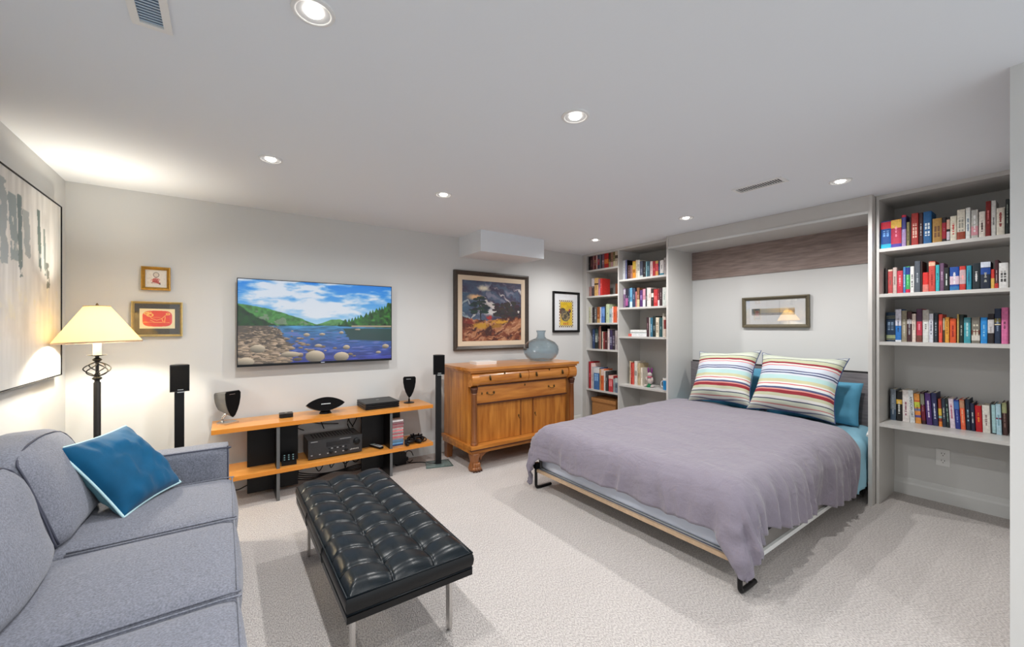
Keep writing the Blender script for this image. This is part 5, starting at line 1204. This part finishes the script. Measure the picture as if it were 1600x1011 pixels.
for x in (2.425, 2.585): obj('stile', box(x-.006, x+.006, 3.258, 3.285, .240, .594), M['oakdark'], t)
obj('base_moulding', box(1.812, 3.16, 3.182, 3.797, .205, .237), M['oakx'], t, bevel=.008); obj('base_rail', box(1.822, 3.15, 3.20, 3.79, .165, .205), M['oakx'], t, bevel=.006)
obj('plinth_bead', box(1.806, 3.166, 3.176, 3.20, .196, .206), M['oakline'], t)
for x in (1.868, 3.09):
    c_ = obj('column', lathe(x, 3.226, [(.032, .2371), (.034, .25), (.028, .262), (.031, .27), (.026, .285), (.0275, .45), (.024, .70), (.027, .707), (.024, .713)], 24), M['oakdark'], t, smooth=True)
    obj('capital', lathe(x, 3.226, [(.024, .713), (.031, .725), (.029, .735), (.036, .752), (.033, .757), (.036, .768)], 16), M['oakline'], c_, smooth=True)
    f = bmesh.new()
    lathe(x+.012, 3.245, [(.055, .1655), (.058, .15), (.045, .11), (.042, .08), (.052, .05), (.058, .02), (.05, .0015)], 20, f)
    for k_, a in enumerate((-.6, -.2, .2, .6)):
        dx, dy = math.sin(a), -math.cos(a); ellipsoid((x+.012+dx*.052, 3.245+dy*.052, .024), (.018, .024, .0225), f, 10, 8)
        ellipsoid((x+.012+dx*.046, 3.245+dy*.046, .055), (.014, .02, .03), f, 10, 8)
    fo = obj('paw_foot', f, M['oakdark'], t, smooth='all')
    for a in (-.6, -.2, .2, .6): obj('claw', ellipsoid((x+.012+math.sin(a)*.074, 3.245-math.cos(a)*.074, .012), (.007, .01, .0115), None, 8, 6), M['oakline'], fo, smooth='all')
    s_ = 1 if x < 2 else -1
    obj('foot_bracket', prism([(x+.05*s_, .165), (x+.17*s_, .165), (x+.12*s_, .15), (x+.075*s_, .12), (x+.06*s_, .09)], 3.215, 3.25, 'y'), M['oakdark'], t)
for x in (1.852, 3.055): obj('back_leg', prism([(x-.01, 0), (x+.045, 0), (x+.06, .166), (x-.015, .166)], 3.725, 3.785, 'y'), M['oakdark'], t)
vx, vy = 2.885, 3.50
t = thing('glass_vase', 'round blue-grey glass demijohn vase on the right end of the sideboard', 'vase', (vx, vy, .946))
pr_ = [(0, .9475), (.095, .9475), (.125, .952), (.165, .985), (.193, 1.03), (.2, 1.07), (.19, 1.115), (.155, 1.155), (.10, 1.182), (.06, 1.197), (.047, 1.215), (.044, 1.25), (.05, 1.268), (.054, 1.28)]
obj('vase_body', lathe(vx, vy, pr_+[(.048, 1.28), (.044, 1.268), (.038, 1.25), (.041, 1.215)]+[(max(0, r_-.007), z+(.006 if z < 1 else 0)) for r_, z in pr_[9::-1]], 40, cap=False), M['vase'], t, smooth='all')
obj('vase_lip', lathe(vx, vy, [(.0535, 1.2775), (.056, 1.281), (.0535, 1.2845), (.0505, 1.281), (.0535, 1.2775)], 32, cap=False), M['vase'], t, smooth='all')
t = thing('white_box', 'flat white box or tablet case on the left of the sideboard top', 'box', (2.16, 3.55, .946), None, (0, 0, -.04))
obj('box_base', box(-.115, .115, -.075, .075, .0003, .016), M['white'], t, local=True, bevel=.002); obj('lid', box(-.117, .117, -.077, .077, .0165, .03), M['white'], t, local=True, bevel=.002)

# ---------------------------------------------------------------- wall outlet
t = thing('wall_outlet', 'white electrical outlet on the wall under the right bookcase', 'outlet', (XR, .602, .34))
obj('cover_plate', box(XR-.007, XR-.0004, .566, .639, .277, .403), M['white'], t, bevel=.002)
for z in (.312, .365):
    s_ = obj('socket', prism([(.602+.019*math.cos(a)*1.0, z+.021*max(-.8, min(.8, math.sin(a)))) for a in np.linspace(0, 2*PI, 17)[:-1]], XR-.0095, XR-.007, 'x'), M['white'], t)
    for y in (.594, .610): obj('slot', box(XR-.0101, XR-.0096, y-.0015, y+.0015, z+.001, z+.011), M['dark'], s_)
    obj('slot', ellipsoid((XR-.0096, .602, z-.009), (.0008, .003, .003), None, 8, 6), M['dark'], s_)
